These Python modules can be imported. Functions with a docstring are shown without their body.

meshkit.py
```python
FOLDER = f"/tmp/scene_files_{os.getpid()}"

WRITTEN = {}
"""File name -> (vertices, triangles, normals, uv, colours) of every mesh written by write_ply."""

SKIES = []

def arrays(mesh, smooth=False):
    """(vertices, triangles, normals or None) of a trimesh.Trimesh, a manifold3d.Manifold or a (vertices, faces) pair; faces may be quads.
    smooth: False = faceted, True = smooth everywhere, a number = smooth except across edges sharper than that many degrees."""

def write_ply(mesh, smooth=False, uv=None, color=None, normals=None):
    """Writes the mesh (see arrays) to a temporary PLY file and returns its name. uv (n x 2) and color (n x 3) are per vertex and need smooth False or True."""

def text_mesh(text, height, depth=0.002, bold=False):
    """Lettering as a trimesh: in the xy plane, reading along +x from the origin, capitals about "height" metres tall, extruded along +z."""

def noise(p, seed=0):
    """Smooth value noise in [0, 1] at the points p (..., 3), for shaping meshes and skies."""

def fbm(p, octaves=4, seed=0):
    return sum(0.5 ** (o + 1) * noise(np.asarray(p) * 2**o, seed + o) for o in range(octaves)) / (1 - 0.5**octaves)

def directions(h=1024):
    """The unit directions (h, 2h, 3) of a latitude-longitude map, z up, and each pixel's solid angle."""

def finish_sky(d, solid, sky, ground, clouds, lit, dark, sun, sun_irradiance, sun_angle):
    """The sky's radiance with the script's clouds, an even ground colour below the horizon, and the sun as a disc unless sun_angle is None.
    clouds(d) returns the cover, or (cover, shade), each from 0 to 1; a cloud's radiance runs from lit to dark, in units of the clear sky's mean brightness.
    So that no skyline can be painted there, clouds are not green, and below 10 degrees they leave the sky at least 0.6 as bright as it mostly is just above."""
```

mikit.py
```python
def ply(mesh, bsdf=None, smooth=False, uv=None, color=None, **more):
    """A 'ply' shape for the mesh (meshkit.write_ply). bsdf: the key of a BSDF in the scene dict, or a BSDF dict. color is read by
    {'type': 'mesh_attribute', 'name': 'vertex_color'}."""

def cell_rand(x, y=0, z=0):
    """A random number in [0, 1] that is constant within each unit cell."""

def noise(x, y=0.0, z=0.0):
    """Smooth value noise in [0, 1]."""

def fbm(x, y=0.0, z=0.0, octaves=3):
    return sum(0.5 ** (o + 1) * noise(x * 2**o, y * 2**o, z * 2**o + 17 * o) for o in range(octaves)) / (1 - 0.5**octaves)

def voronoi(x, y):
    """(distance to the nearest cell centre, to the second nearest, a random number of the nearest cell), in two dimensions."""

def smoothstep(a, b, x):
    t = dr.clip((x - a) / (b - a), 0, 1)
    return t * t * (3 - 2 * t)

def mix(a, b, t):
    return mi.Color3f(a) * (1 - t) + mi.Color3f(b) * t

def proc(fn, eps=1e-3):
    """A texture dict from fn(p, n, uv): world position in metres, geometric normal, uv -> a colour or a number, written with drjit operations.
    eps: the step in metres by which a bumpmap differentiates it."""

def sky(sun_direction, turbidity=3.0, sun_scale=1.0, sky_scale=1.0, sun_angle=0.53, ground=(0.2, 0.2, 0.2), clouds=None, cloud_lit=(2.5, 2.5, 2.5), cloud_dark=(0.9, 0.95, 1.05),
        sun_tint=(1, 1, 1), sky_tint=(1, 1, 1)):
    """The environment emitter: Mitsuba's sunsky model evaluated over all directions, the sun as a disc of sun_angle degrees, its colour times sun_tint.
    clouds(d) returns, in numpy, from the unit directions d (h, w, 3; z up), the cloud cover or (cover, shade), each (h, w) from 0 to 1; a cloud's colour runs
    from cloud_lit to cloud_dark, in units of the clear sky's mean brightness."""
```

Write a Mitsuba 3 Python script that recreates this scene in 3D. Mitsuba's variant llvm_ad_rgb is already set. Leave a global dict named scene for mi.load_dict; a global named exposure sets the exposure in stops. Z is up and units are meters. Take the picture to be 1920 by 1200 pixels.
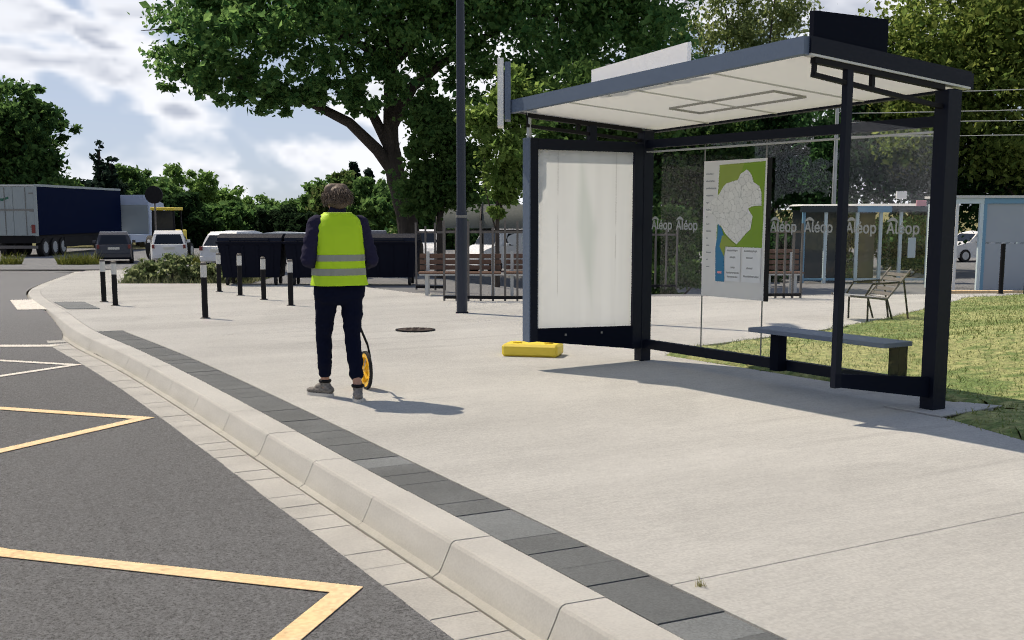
import math, random
import numpy as np, trimesh, manifold3d as m3, mitsuba as mi, drjit as dr
import shapely.geometry as sg
from shapely import affinity
from shapely.ops import split as sh_split, unary_union
import mikit, meshkit
from mikit import noise, fbm, voronoi, cell_rand, smoothstep, mix, proc

T = mi.ScalarTransform4f
rng = np.random.default_rng(7)
scene, labels = {}, {}

# ------------------------------------------------------------------ camera, sky, exposure
PITCH = math.atan(322 / 2200.0)
CAM = np.array([0.0, 0.0, 1.5])
FWD = np.array([0.0, math.cos(PITCH), -math.sin(PITCH)])
scene['camera'] = {'type': 'perspective', 'fov': math.degrees(2 * math.atan(960 / 2200.0)), 'fov_axis': 'x',
                   'principal_point_offset_y': -0.1, 'near_clip': 0.1, 'far_clip': 3000.0,
                   'to_world': T().look_at(origin=CAM.tolist(), target=(CAM + FWD).tolist(), up=[0, 0, 1])}
SUN = np.array([-0.55, 0.40, 1.0])


def clouds(d):
    p = d * np.array([10.5, 10.5, 15.0]) + np.array([2.2, 7.7, 1.0])
    p[..., 0] += 7.0 * d[..., 2]
    w = np.stack([meshkit.fbm(p * 0.9, 4, 5), meshkit.fbm(p * 0.9 + 9, 4, 6), meshkit.fbm(p * 0.9 + 4, 4, 7)], -1) - 0.5
    q = p + 1.5 * w
    f = meshkit.fbm(q, 6, 11)
    low = np.clip(1 - d[..., 2] / 0.25, 0, 1)
    high = np.clip((d[..., 2] - 0.25) / 0.4, 0, 1)
    t = np.clip((f - 0.425 + 0.03 * low - 0.10 * high) / 0.17, 0, 1)
    cover = np.clip(t * t * (3 - 2 * t) * 0.85 + 0.04 + 0.20 * low + 0.15 * (1 - high), 0, 0.97)
    g = meshkit.fbm(q * 1.5 + np.array([4.0, 4.0, 4.5]), 5, 23)
    shade = np.clip((f - 0.52) / 0.10, 0, 1) * np.clip((g - 0.42) / 0.16, 0, 1) * 0.8
    return cover, shade


scene['sky'] = mikit.sky(SUN, turbidity=3, sun_scale=1.0, sky_scale=0.72, clouds=clouds, cloud_lit=(4.7, 4.75, 4.95),
                         cloud_dark=(1.9, 2.1, 2.6), sky_tint=(0.97, 0.99, 1.07), sun_tint=(0.955, 0.99, 1.03), ground=(0.18, 0.18, 0.16))
exposure = 1.64

# ------------------------------------------------------------------ helpers


def free(key):
    if key not in scene and key not in labels and not any(k.startswith(key + '__') for k in scene):
        return key
    i = 1
    while True:
        k = f'{key}_{i:03d}'
        if k not in scene and k not in labels:
            return k
        i += 1


def thing(name, label, cat, group=None):
    key = free(name)
    labels[key] = {'label': label, 'category': cat}
    if group:
        labels[key]['group'] = group
    return key


def struct(name, kind='structure', label=None, cat=None):
    labels[name] = {'kind': kind}
    if label:
        labels[name]['label'] = label
    if cat:
        labels[name]['category'] = cat
    return name


COUNT = {}


def part(parent, name, mesh, mat, smooth=False, **kw):
    base = f'{parent}__{name}'
    n = COUNT.get(base, -1) + 1
    COUNT[base] = n
    key = base if n == 0 else f'{base}_{n:03d}'
    scene[key] = mesh if isinstance(mesh, dict) else mikit.ply(mesh, mat, smooth=smooth, **kw)
    return key


def box(x0, x1, y0, y1, z0, z1, r=0.0):
    b = trimesh.creation.box((x1 - x0, y1 - y0, z1 - z0))
    b.apply_translation(((x0 + x1) / 2, (y0 + y1) / 2, (z0 + z1) / 2))
    if r > 0:
        m = None
        pts = []
        for sx in (x0 + r, x1 - r):
            for sy in (y0 + r, y1 - r):
                for sz in (z0 + r, z1 - r):
                    o = trimesh.creation.box((2 * r, 1.1 * r, 1.1 * r)).vertices
                    o2 = trimesh.creation.box((1.1 * r, 2 * r, 1.1 * r)).vertices
                    o3 = trimesh.creation.box((1.1 * r, 1.1 * r, 2 * r)).vertices
                    pts += [o + (sx, sy, sz), o2 + (sx, sy, sz), o3 + (sx, sy, sz)]
        b = trimesh.convex.convex_hull(np.vstack(pts))
    return b


def cat(*ms):
    ms = [m for g in ms for m in (g if isinstance(g, (list, tuple)) else [g])]
    return trimesh.util.concatenate(ms)


def hull(pts):
    return trimesh.convex.convex_hull(np.asarray(pts, float))


def rod(a, b, r, sides=8, r2=None):
    return tube([a, b], [r, r if r2 is None else r2], sides)


def tube(pts, radii, sides=8, caps=True):
    p = np.asarray(pts, float)
    n = len(p)
    radii = np.broadcast_to(radii, (n,))
    t = np.gradient(p, axis=0)
    t /= np.linalg.norm(t, axis=1, keepdims=True) + 1e-12
    ref = np.array([0, 0, 1.0]) if abs(t[:, 2]).mean() < 0.8 else np.array([1.0, 0, 0])
    a = np.cross(t, ref)
    a /= np.linalg.norm(a, axis=1, keepdims=True) + 1e-12
    b = np.cross(t, a)
    ang = np.arange(sides) * 2 * np.pi / sides
    v = (p[:, None] + radii[:, None, None] * (np.cos(ang)[None, :, None] * a[:, None] + np.sin(ang)[None, :, None] * b[:, None])).reshape(-1, 3)
    f = []
    for i in range(n - 1):
        for j in range(sides):
            k = (j + 1) % sides
            q = [i * sides + j, (i + 1) * sides + j, (i + 1) * sides + k, i * sides + k]
            f += [[q[0], q[1], q[2]], [q[0], q[2], q[3]]]
    if caps:
        v = np.vstack([v, p[:1], p[-1:]])
        c0, c1 = n * sides, n * sides + 1
        for j in range(sides):
            k = (j + 1) % sides
            f += [[c0, j, k], [c1, (n - 1) * sides + k, (n - 1) * sides + j]]
    m = trimesh.Trimesh(v, np.array(f), process=False)
    m.fix_normals() if len(f) < 4000 else None
    return m


def bar(a, b, w, h, up=(0, 0, 1)):
    """square bar from a to b: w sideways, h along up"""
    a, b, up = np.array(a, float), np.array(b, float), np.array(up, float)
    t = (b - a) / np.linalg.norm(b - a)
    s = np.cross(t, up)
    s /= np.linalg.norm(s)
    u = np.cross(s, t)
    return hull([p + i * s * w / 2 + j * u * h / 2 for p in (a, b) for i in (-1, 1) for j in (-1, 1)])


def prism(poly, z0, z1):
    ms = [trimesh.creation.extrude_polygon(g, z1 - z0, engine='earcut') for g in getattr(poly, 'geoms', [poly]) if g.area > 1e-6]
    m = cat(ms)
    m.apply_translation((0, 0, z0))
    return m


def place(m, o, ex, ey, ez=(0, 0, 1)):
    """local frame -> world"""
    M = np.eye(4)
    M[:3, 0], M[:3, 1], M[:3, 2], M[:3, 3] = ex, ey, ez, o
    m = m.copy()
    m.apply_transform(M)
    return m


def sstep(a, b, x):
    t = np.clip((np.asarray(x, float) - a) / (b - a), 0, 1)
    return t * t * (3 - 2 * t)


# ------------------------------------------------------------------ materials


def two(b):
    return {'type': 'twosided', 'b': b}


def principled(col, rough=0.6, **kw):
    c = col if isinstance(col, dict) else {'type': 'rgb', 'value': list(col)}
    return two({'type': 'principled', 'base_color': c, 'roughness': rough, **kw})


def mat(name, col, rough=0.6, **kw):
    scene[name] = principled(col, rough, **kw)
    return name


def bumped(name, col, rough, fn, scale, eps=2e-3, **kw):
    scene[name] = two({'type': 'bumpmap', 'arbitrary': proc(fn, eps), 'scale': scale,
                       'b': {'type': 'principled', 'base_color': col if isinstance(col, dict) else {'type': 'rgb', 'value': list(col)}, 'roughness': rough, **kw}})
    return name


def f_asphalt(p, n, uv):
    sp = noise(p.x * 210, p.y * 210, 1.0)
    sp2 = noise(p.x * 95, p.y * 95, 5.0)
    big = fbm(p.x * 0.35, p.y * 0.22, 2.0)
    v = 0.089 + 0.10 * (sp - 0.5) + 0.09 * (sp2 - 0.5) + 0.03 * (big - 0.5)
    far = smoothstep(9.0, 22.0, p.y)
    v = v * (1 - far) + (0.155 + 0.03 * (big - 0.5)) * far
    return mi.Color3f(v * 0.93, v * 0.965, v * 1.02)


def f_concrete(p, n, uv):
    a = p.x * 0.857 + p.y * 0.516      # along the brushing
    b = -p.x * 0.516 + p.y * 0.857
    streak = fbm(a * 0.25, b * 2.2, 3.0) - 0.5
    fine = noise(a * 9, b * 70, 8.0) - 0.5
    sp = noise(p.x * 95, p.y * 95, 4.0) - 0.5
    big = fbm(p.x * 0.35, p.y * 0.35, 7.0) - 0.5
    mid = fbm(p.x * 1.7, p.y * 1.7, 9.0) - 0.5
    v = 1 + 0.20 * streak + 0.10 * fine + 0.20 * sp + 0.16 * big + 0.09 * mid
    ln = smoothstep(0.70, 0.86, noise(a * 0.22, b * 9.0, 12.0)) * smoothstep(0.35, 0.6, noise(a * 0.3, b * 0.4, 15.0))
    st = smoothstep(0.66, 0.78, noise(p.x * 0.9, p.y * 0.9, 31.0)) * 0.06
    return mi.Color3f(0.346, 0.346, 0.330) * (v - st - 0.10 * ln)


def f_kerb(p, n, uv):
    sp = noise(p.x * 120, p.y * 120, p.z * 120) - 0.5
    b = fbm(p.x * 2.5, p.y * 2.5, p.z * 6) - 0.5
    dirt = smoothstep(-0.06, -0.165, p.z) * (0.35 + 0.65 * fbm(p.x * 5, p.y * 5, p.z * 9))
    return mix(mi.Color3f(0.392, 0.388, 0.365), mi.Color3f(0.29, 0.275, 0.22), dirt * 0.75) * (1 + 0.12 * sp + 0.25 * b)


def f_sett(p, n, uv):
    sp = noise(p.x * 120, p.y * 120, 3) - 0.5
    b = fbm(p.x * 4, p.y * 4, 2) - 0.5
    return mi.Color3f(0.345, 0.34, 0.318) * (1 + 0.16 * sp + 0.3 * b)


def f_paver(p, n, uv):
    sp = noise(p.x * 130, p.y * 130, 3) - 0.5
    b = fbm(p.x * 3, p.y * 3, 2) - 0.5
    return mi.Color3f(0.088, 0.096, 0.10) * (1 + 0.35 * sp + 0.4 * b)


def f_paver_light(p, n, uv):
    return f_paver(p, n, uv) * 1.5


def f_yellow(p, n, uv):
    w = noise(p.x * 60, p.y * 60, 3)
    w2 = fbm(p.x * 3, p.y * 3, 8)
    return mix(mi.Color3f(0.76, 0.51, 0.25), mi.Color3f(0.74, 0.58, 0.38), w2) * (0.82 + 0.3 * w) * (1 - 0.18 * smoothstep(0.62, 0.8, fbm(p.x * 16, p.y * 16, 6)))


def f_white(p, n, uv):
    w = noise(p.x * 40, p.y * 40, 3)
    return mi.Color3f(0.62, 0.59, 0.53) * (0.8 + 0.35 * w)


def f_lawn(p, n, uv):
    a = fbm(p.x * 0.9, p.y * 0.9, 3)
    b = noise(p.x * 14, p.y * 14, 5)
    c = noise(p.x * 45, p.y * 45, 1)
    col = mix(mi.Color3f(0.105, 0.155, 0.045), mi.Color3f(0.255, 0.265, 0.11), smoothstep(0.3, 0.7, a * 0.6 + b * 0.4))
    return col * (0.65 + 0.7 * c)


def f_soil(p, n, uv):
    a = fbm(p.x * 0.5, p.y * 0.5, 3)
    c = noise(p.x * 9, p.y * 9, 1)
    return mix(mi.Color3f(0.09, 0.105, 0.035), mi.Color3f(0.20, 0.17, 0.08), a) * (0.6 + 0.8 * c)


def f_bark(p, n, uv):
    a = fbm(p.x * 9, p.y * 9, p.z * 2.2)
    return mi.Color3f(0.055, 0.045, 0.038) * (0.5 + 1.0 * a)


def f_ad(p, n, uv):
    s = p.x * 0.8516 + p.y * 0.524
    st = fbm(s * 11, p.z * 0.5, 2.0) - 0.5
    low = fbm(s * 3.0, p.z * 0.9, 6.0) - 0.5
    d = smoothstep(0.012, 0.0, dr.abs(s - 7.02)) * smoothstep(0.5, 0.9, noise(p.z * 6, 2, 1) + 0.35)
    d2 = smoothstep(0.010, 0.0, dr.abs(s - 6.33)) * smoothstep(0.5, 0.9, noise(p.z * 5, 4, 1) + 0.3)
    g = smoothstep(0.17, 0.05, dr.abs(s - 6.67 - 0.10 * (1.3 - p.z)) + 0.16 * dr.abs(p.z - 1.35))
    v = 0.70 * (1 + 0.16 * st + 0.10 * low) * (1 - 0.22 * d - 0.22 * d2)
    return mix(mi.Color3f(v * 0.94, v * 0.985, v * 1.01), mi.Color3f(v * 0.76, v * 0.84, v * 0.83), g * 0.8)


def f_map(p, n, uv):
    s = p.x * 0.524 - p.y * 0.8516
    f1, f2, c = voronoi(s * 16, p.z * 16)
    line = smoothstep(0.10, 0.02, f2 - f1)
    w = noise(s * 90, p.z * 90, 2)
    return mix(mi.Color3f(0.70, 0.71, 0.68) * (0.92 + 0.1 * c), mi.Color3f(0.36, 0.38, 0.36), line * 0.6 + 0.25 * smoothstep(0.7, 0.9, w))


def f_bump_concrete(p, n, uv):
    a = p.x * 0.857 + p.y * 0.516
    b = -p.x * 0.516 + p.y * 0.857
    return noise(a * 10, b * 90, 1.0) + 0.6 * noise(p.x * 60, p.y * 60, 2.0)


def f_bump_asphalt(p, n, uv):
    return noise(p.x * 210, p.y * 210, 1.0) + 0.6 * noise(p.x * 95, p.y * 95, 4.0)


bumped('asphalt', proc(f_asphalt), 0.82, f_bump_asphalt, 0.002, 2e-3)
bumped('concrete', proc(f_concrete), 0.85, f_bump_concrete, 0.0012, 3e-3)
mat('kerb_stone', proc(f_kerb), 0.85)
mat('sett_stone', proc(f_sett), 0.85)
mat('paver_dark', proc(f_paver), 0.8)
mat('paver_light', proc(f_paver_light), 0.8)
mat('joint_dark', (0.15, 0.143, 0.125), 0.95)
mat('line_yellow', proc(f_yellow), 0.75)
mat('line_white', proc(f_white), 0.75)
mat('lawn_soil', proc(f_lawn), 0.95)
mat('field', proc(f_soil), 0.95)
mat('bark', proc(f_bark), 0.95)
mat('navy', (0.004, 0.0068, 0.0165), 0.5, specular=0.18)
mat('lamp_navy', (0.014, 0.021, 0.040), 0.4, specular=0.4)
mat('navy_matte', (0.003, 0.005, 0.013), 0.7, specular=0.07)
mat('blue_grey', (0.09, 0.125, 0.19), 0.42)
mat('bin_plastic', (0.004, 0.0055, 0.014), 0.75, specular=0.12)
mat('bin_lid', (0.007, 0.010, 0.022), 0.65, specular=0.2)
mat('black_metal', (0.006, 0.006, 0.008), 0.6, specular=0.2)
mat('rubber', (0.012, 0.012, 0.013), 0.8)
mat('grey_metal', (0.20, 0.20, 0.19), 0.5, metallic=0.3)
mat('dull_metal', (0.115, 0.105, 0.098), 0.6)
mat('galvanised', (0.42, 0.44, 0.45), 0.45, metallic=0.4)
mat('white_paint', (0.72, 0.73, 0.72), 0.4)
mat('white_board', (0.88, 0.885, 0.89), 0.45)
mat('offwhite', (0.55, 0.56, 0.54), 0.5)
mat('band_white', (0.55, 0.55, 0.52), 0.5)
mat('wood', (0.125, 0.072, 0.05), 0.7)
mat('yellow_plastic', (0.72, 0.56, 0.05), 0.5)
mat('wheel_yellow', (0.85, 0.50, 0.02), 0.4)
mat('manhole_iron', (0.045, 0.03, 0.025), 0.6)
mat('frame_grey', (0.33, 0.33, 0.31), 0.6)
mat('vinyl', (0.33, 0.355, 0.355), 0.7)
mat('ad_panel', (0.8, 0.8, 0.8))
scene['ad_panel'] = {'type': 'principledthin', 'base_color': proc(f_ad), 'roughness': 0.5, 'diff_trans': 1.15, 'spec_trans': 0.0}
scene['roof_sheet'] = {'type': 'principledthin', 'base_color': {'type': 'rgb', 'value': [0.79, 0.80, 0.785]}, 'roughness': 0.5, 'diff_trans': 0.48}
mat('map_pale', proc(f_map), 0.5)
mat('map_green', (0.17, 0.30, 0.015), 0.5)
mat('map_olive', (0.24, 0.32, 0.05), 0.5)
mat('map_blue', (0.02, 0.17, 0.33), 0.5)
mat('print_grey', (0.30, 0.32, 0.33), 0.6)
mat('print_white', (0.66, 0.69, 0.71), 0.5)
mat('print_pink', (0.65, 0.30, 0.33), 0.5)
mat('board_grey', (0.64, 0.65, 0.635), 0.5)
scene['smoked_sheet'] = {'type': 'principledthin', 'base_color': {'type': 'rgb', 'value': [0.20, 0.22, 0.22]}, 'roughness': 0.4, 'diff_trans': 0.8}
scene['pane'] = {'type': 'thindielectric', 'int_ior': 1.24}
mat('kiosk_blue', (0.14, 0.30, 0.44), 0.45)
mat('kiosk_pale', (0.55, 0.66, 0.70), 0.45)
mat('kiosk_panel', (0.34, 0.385, 0.43), 0.5)
mat('kiosk_brown', (0.10, 0.09, 0.05), 0.6)
mat('kiosk_dark', (0.02, 0.035, 0.045), 0.4)
mat('tarp', (0.002, 0.007, 0.032), 0.75, specular=0.04)
mat('trailer_white', (0.30, 0.34, 0.345), 0.5)
mat('cab_white', (0.45, 0.52, 0.65), 0.4)
mat('logo_green', (0.02, 0.11, 0.07), 0.5)
mat('car_white', (0.66, 0.67, 0.68), 0.3, clearcoat=0.6)
mat('car_silver', (0.36, 0.40, 0.43), 0.3, clearcoat=0.5)
mat('car_navy', (0.012, 0.016, 0.03), 0.3, clearcoat=0.6)
mat('car_glass', (0.01, 0.013, 0.018), 0.08)
mat('tail_red', (0.17, 0.015, 0.012), 0.3)
mat('head_lamp', (0.65, 0.66, 0.62), 0.15)
mat('plate', (0.62, 0.62, 0.56), 0.5)
mat('vest', (0.43, 0.68, 0.004), 0.65)
mat('vest_edge', (0.56, 0.72, 0.10), 0.6)
mat('vest_band', (0.24, 0.26, 0.22), 0.4)
mat('jumper', (0.020, 0.019, 0.045), 0.9, sheen=0.2, specular=0.1)
mat('trousers', (0.004, 0.006, 0.019), 0.9, sheen=0.05, specular=0.1)
mat('skin', (0.40, 0.22, 0.15), 0.55)
mat('hair', (0.115, 0.085, 0.062), 0.6)
mat('hair_light', (0.28, 0.21, 0.15), 0.55)
mat('shoe', proc(lambda p, n, uv: mi.Color3f(0.15, 0.14, 0.13) * (0.45 + 1.2 * noise(p.x * 55, p.y * 55, p.z * 70))), 0.8)
mat('shoe_sole', (0.50, 0.49, 0.46), 0.6)
mat('wire', (0.35, 0.37, 0.36), 0.5)
scene['leaf'] = {'type': 'principledthin', 'base_color': {'type': 'mesh_attribute', 'name': 'vertex_color'}, 'roughness': 0.6, 'diff_trans': 1.35, 'spec_trans': 0.0}
scene['blade'] = {'type': 'principledthin', 'base_color': {'type': 'mesh_attribute', 'name': 'vertex_color'}, 'roughness': 0.7, 'diff_trans': 0.5, 'spec_trans': 0.0}

# ------------------------------------------------------------------ terrain


def terr(x, y):
    x, y = np.asarray(x, float), np.asarray(y, float)
    y0 = 21.3 + 10.0 * sstep(2.0, -5.0, x)
    return -0.55 * sstep(y0, y0 + 8, y) - 0.35 * sstep(y0 + 11, y0 + 25, y)


def road_z(x, y):
    y = np.asarray(y, float)
    return terr(x, y) - 0.02 - 0.145 * (1 - sstep(14.5, 18.5, y))


def grid(xs, ys, zf, mask=None):
    X, Y = np.meshgrid(xs, ys)
    Z = zf(X, Y)
    v = np.stack([X, Y, Z], -1).reshape(-1, 3)
    w = len(xs)
    i, j = np.meshgrid(np.arange(len(ys) - 1), np.arange(w - 1), indexing='ij')
    a = (i * w + j).ravel()
    f = np.vstack([np.stack([a, a + 1, a + w + 1], 1), np.stack([a, a + w + 1, a + w], 1)])
    return trimesh.Trimesh(v, f, process=False)


# ground sheet to the horizon, well under every paved surface
gx = np.concatenate([np.linspace(-900, -70, 20), np.linspace(-60, 60, 61), np.linspace(70, 900, 20)])
gy = np.concatenate([np.linspace(-300, -20, 12), np.linspace(-15, 100, 70), np.linspace(110, 1500, 24)])


def ground_z(x, y):
    rise = 3.0 * sstep(95, 240, y) * sstep(0, 40, np.abs(x + 12))
    return terr(x, y) - 0.4 + 0.3 * sstep(36, 60, y) * sstep(4, 14, x) + rise - 0.25 * sstep(60, 90, y) * 0


scene['ground'] = mikit.ply(grid(gx, gy, ground_z), 'field', smooth=True)
struct('ground')

# reference curve: the pavement side of the dark paver strip
KP = np.array([(3.64, -1.0), (2.54, 1.0), (0.98, 3.98), (-0.50, 6.79), (-2.09, 9.82), (-3.10, 11.70), (-4.13, 13.52), (-4.92, 14.86), (-6.6, 18.2), (-8.35, 21.7), (-8.92, 23.1), (-9.4, 24.8), (-10.1, 27.8), (-10.8, 30.8)])
from scipy.interpolate import PchipInterpolator
_t = np.concatenate([[0], np.cumsum(np.linalg.norm(np.diff(KP, axis=0), axis=1))])
_cx, _cy = PchipInterpolator(_t, KP[:, 0]), PchipInterpolator(_t, KP[:, 1])
SLEN = _t[-1]


def kp(s, d):
    """point at arc length s, d metres towards the road"""
    s = np.asarray(s, float)
    x, y = _cx(s), _cy(s)
    e = 0.25
    dx, dy = _cx(np.clip(s + e, 0, SLEN)) - _cx(np.clip(s - e, 0, SLEN)), _cy(np.clip(s + e, 0, SLEN)) - _cy(np.clip(s - e, 0, SLEN))
    l = np.hypot(dx, dy)
    return np.stack([x - dy / l * d, y + dx / l * d], -1)


def s_at_y(y):
    ss = np.linspace(0, SLEN, 4000)
    return float(np.interp(y, _cy(ss), ss))


S_STRIP_END = s_at_y(15.0)
S_GUT_END = s_at_y(15.6)
W_STRIP, W_TREAD, W_FACE, W_GUT = 0.317, 0.205, 0.10, 0.243
D1, D2, D3, D4 = W_STRIP, W_STRIP + W_TREAD, W_STRIP + W_TREAD + W_FACE, W_STRIP + W_TREAD + W_FACE + W_GUT

# the road: one asphalt sheet reaching under the gutter edge and out to the car park
ry = np.concatenate([np.linspace(-12, 34, 70), np.linspace(35, 80, 30)])
rows_v, rows_f, ncol = [], [], 46
for i, y in enumerate(ry):
    if y < 30.5:
        s = s_at_y(max(y, -0.9))
        cut = D3 + 0.03 if s < S_GUT_END else D2 + 0.05
        xe = float(kp(s, cut)[0]) + (0.0 if y > -0.9 else 0.5266 * (-0.9 - y))
        ssx = np.interp(y, [float(kp(q, cut)[1]) for q in np.linspace(0, SLEN, 300)], [float(kp(q, cut)[0]) for q in np.linspace(0, SLEN, 300)]) if y > 0 else xe
        xe = float(ssx)
    else:
        xe = -11.3 + (y - 30.5) * 14 if y < 36 else 66.0
    xs = np.concatenate([np.linspace(-70, xe - 6, 20), np.linspace(xe - 5.8, xe, ncol - 20)])
    rows_v.append(np.stack([xs, np.full(ncol, y), road_z(xs, y)], 1))
rv = np.vstack(rows_v)
a = (np.arange(len(ry) - 1)[:, None] * ncol + np.arange(ncol - 1)[None]).ravel()
scene['road'] = mikit.ply(trimesh.Trimesh(rv, np.vstack([np.stack([a, a + 1, a + ncol + 1], 1), np.stack([a, a + ncol + 1, a + ncol], 1)]), process=False), 'asphalt', smooth=True)
struct('road')


def sweep(sec, s0, s1, n=2, jitter=0.0):
    """closed cross-section [(d, z)...] from s0 to s1 along the kerb curve, with end caps"""
    ss = np.linspace(s0, s1, n)
    k = len(sec)
    v = np.vstack([np.column_stack([kp(np.full(k, s), np.array([q[0] for q in sec])), [q[1] + jitter for q in sec]]) for s in ss])
    f = []
    for i in range(n - 1):
        for j in range(k):
            b = (j + 1) % k
            f += [[i * k + j, (i + 1) * k + j, (i + 1) * k + b], [i * k + j, (i + 1) * k + b, i * k + b]]
    for j in range(1, k - 1):
        f += [[0, j, j + 1], [(n - 1) * k, (n - 1) * k + j + 1, (n - 1) * k + j]]
    m = trimesh.Trimesh(v, np.array(f), process=True)
    m.fix_normals()
    return m


# kerb: bus-stop kerbstones one metre long
struct('kerb')
KS = [(0.003, -0.004), (0.006, 0.0), (W_TREAD - 0.016, 0.001), (W_TREAD - 0.002, -0.005), (W_TREAD + 0.008, -0.016), (W_TREAD + 0.030, -0.065),
      (W_TREAD + 0.052, -0.112), (W_TREAD + 0.066, -0.138), (W_TREAD + W_FACE, -0.156), (W_TREAD + W_FACE, -0.30), (0.003, -0.30)]
KS = [(d + D1, z) for d, z in KS]
s0 = s_at_y(4.62) - 0.02
starts = []
s = s0
while s > 0.3:
    s -= 1.0
while s < SLEN - 1.0:
    starts.append(s)
    s += 1.0
for s in starts:
    if s < 0.3:
        continue
    part('kerb', 'kerbstone', sweep(KS, s + 0.004, s + 0.996, 3, float(rng.normal(0, 0.0012))), 'kerb_stone')
part('kerb', 'mortar_bed', sweep([(D1 + 0.02, -0.012), (D1 + W_TREAD - 0.03, -0.012), (D1 + W_TREAD, -0.05), (D1 + W_TREAD + W_FACE - 0.02, -0.16), (D1 + 0.02, -0.25)], 0.4, SLEN - 0.3, 40), 'joint_dark')
# gutter of pale setts
struct('gutter')
zg = lambda s: float(road_z(*kp(s, D4)))
s = 0.6
while s < S_GUT_END:
    z = zg(s) + float(rng.normal(0, 0.0015))
    part('gutter', 'sett', sweep([(D3 + 0.006, z + 0.001), (D3 + 0.012, z + 0.006), (D4 - 0.01, z + 0.004), (D4 - 0.003, z - 0.002), (D4 - 0.003, z - 0.1), (D3 + 0.006, z - 0.1)],
                               s + 0.004, s + 0.256), 'sett_stone')
    s += 0.26
part('gutter', 'mortar_bed', sweep([(D3 - 0.01, -0.172), (D4 + 0.004, -0.172), (D4 + 0.004, -0.26), (D3 - 0.01, -0.26)], 0.6, S_GUT_END - 1.2, 30), 'joint_dark')
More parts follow.
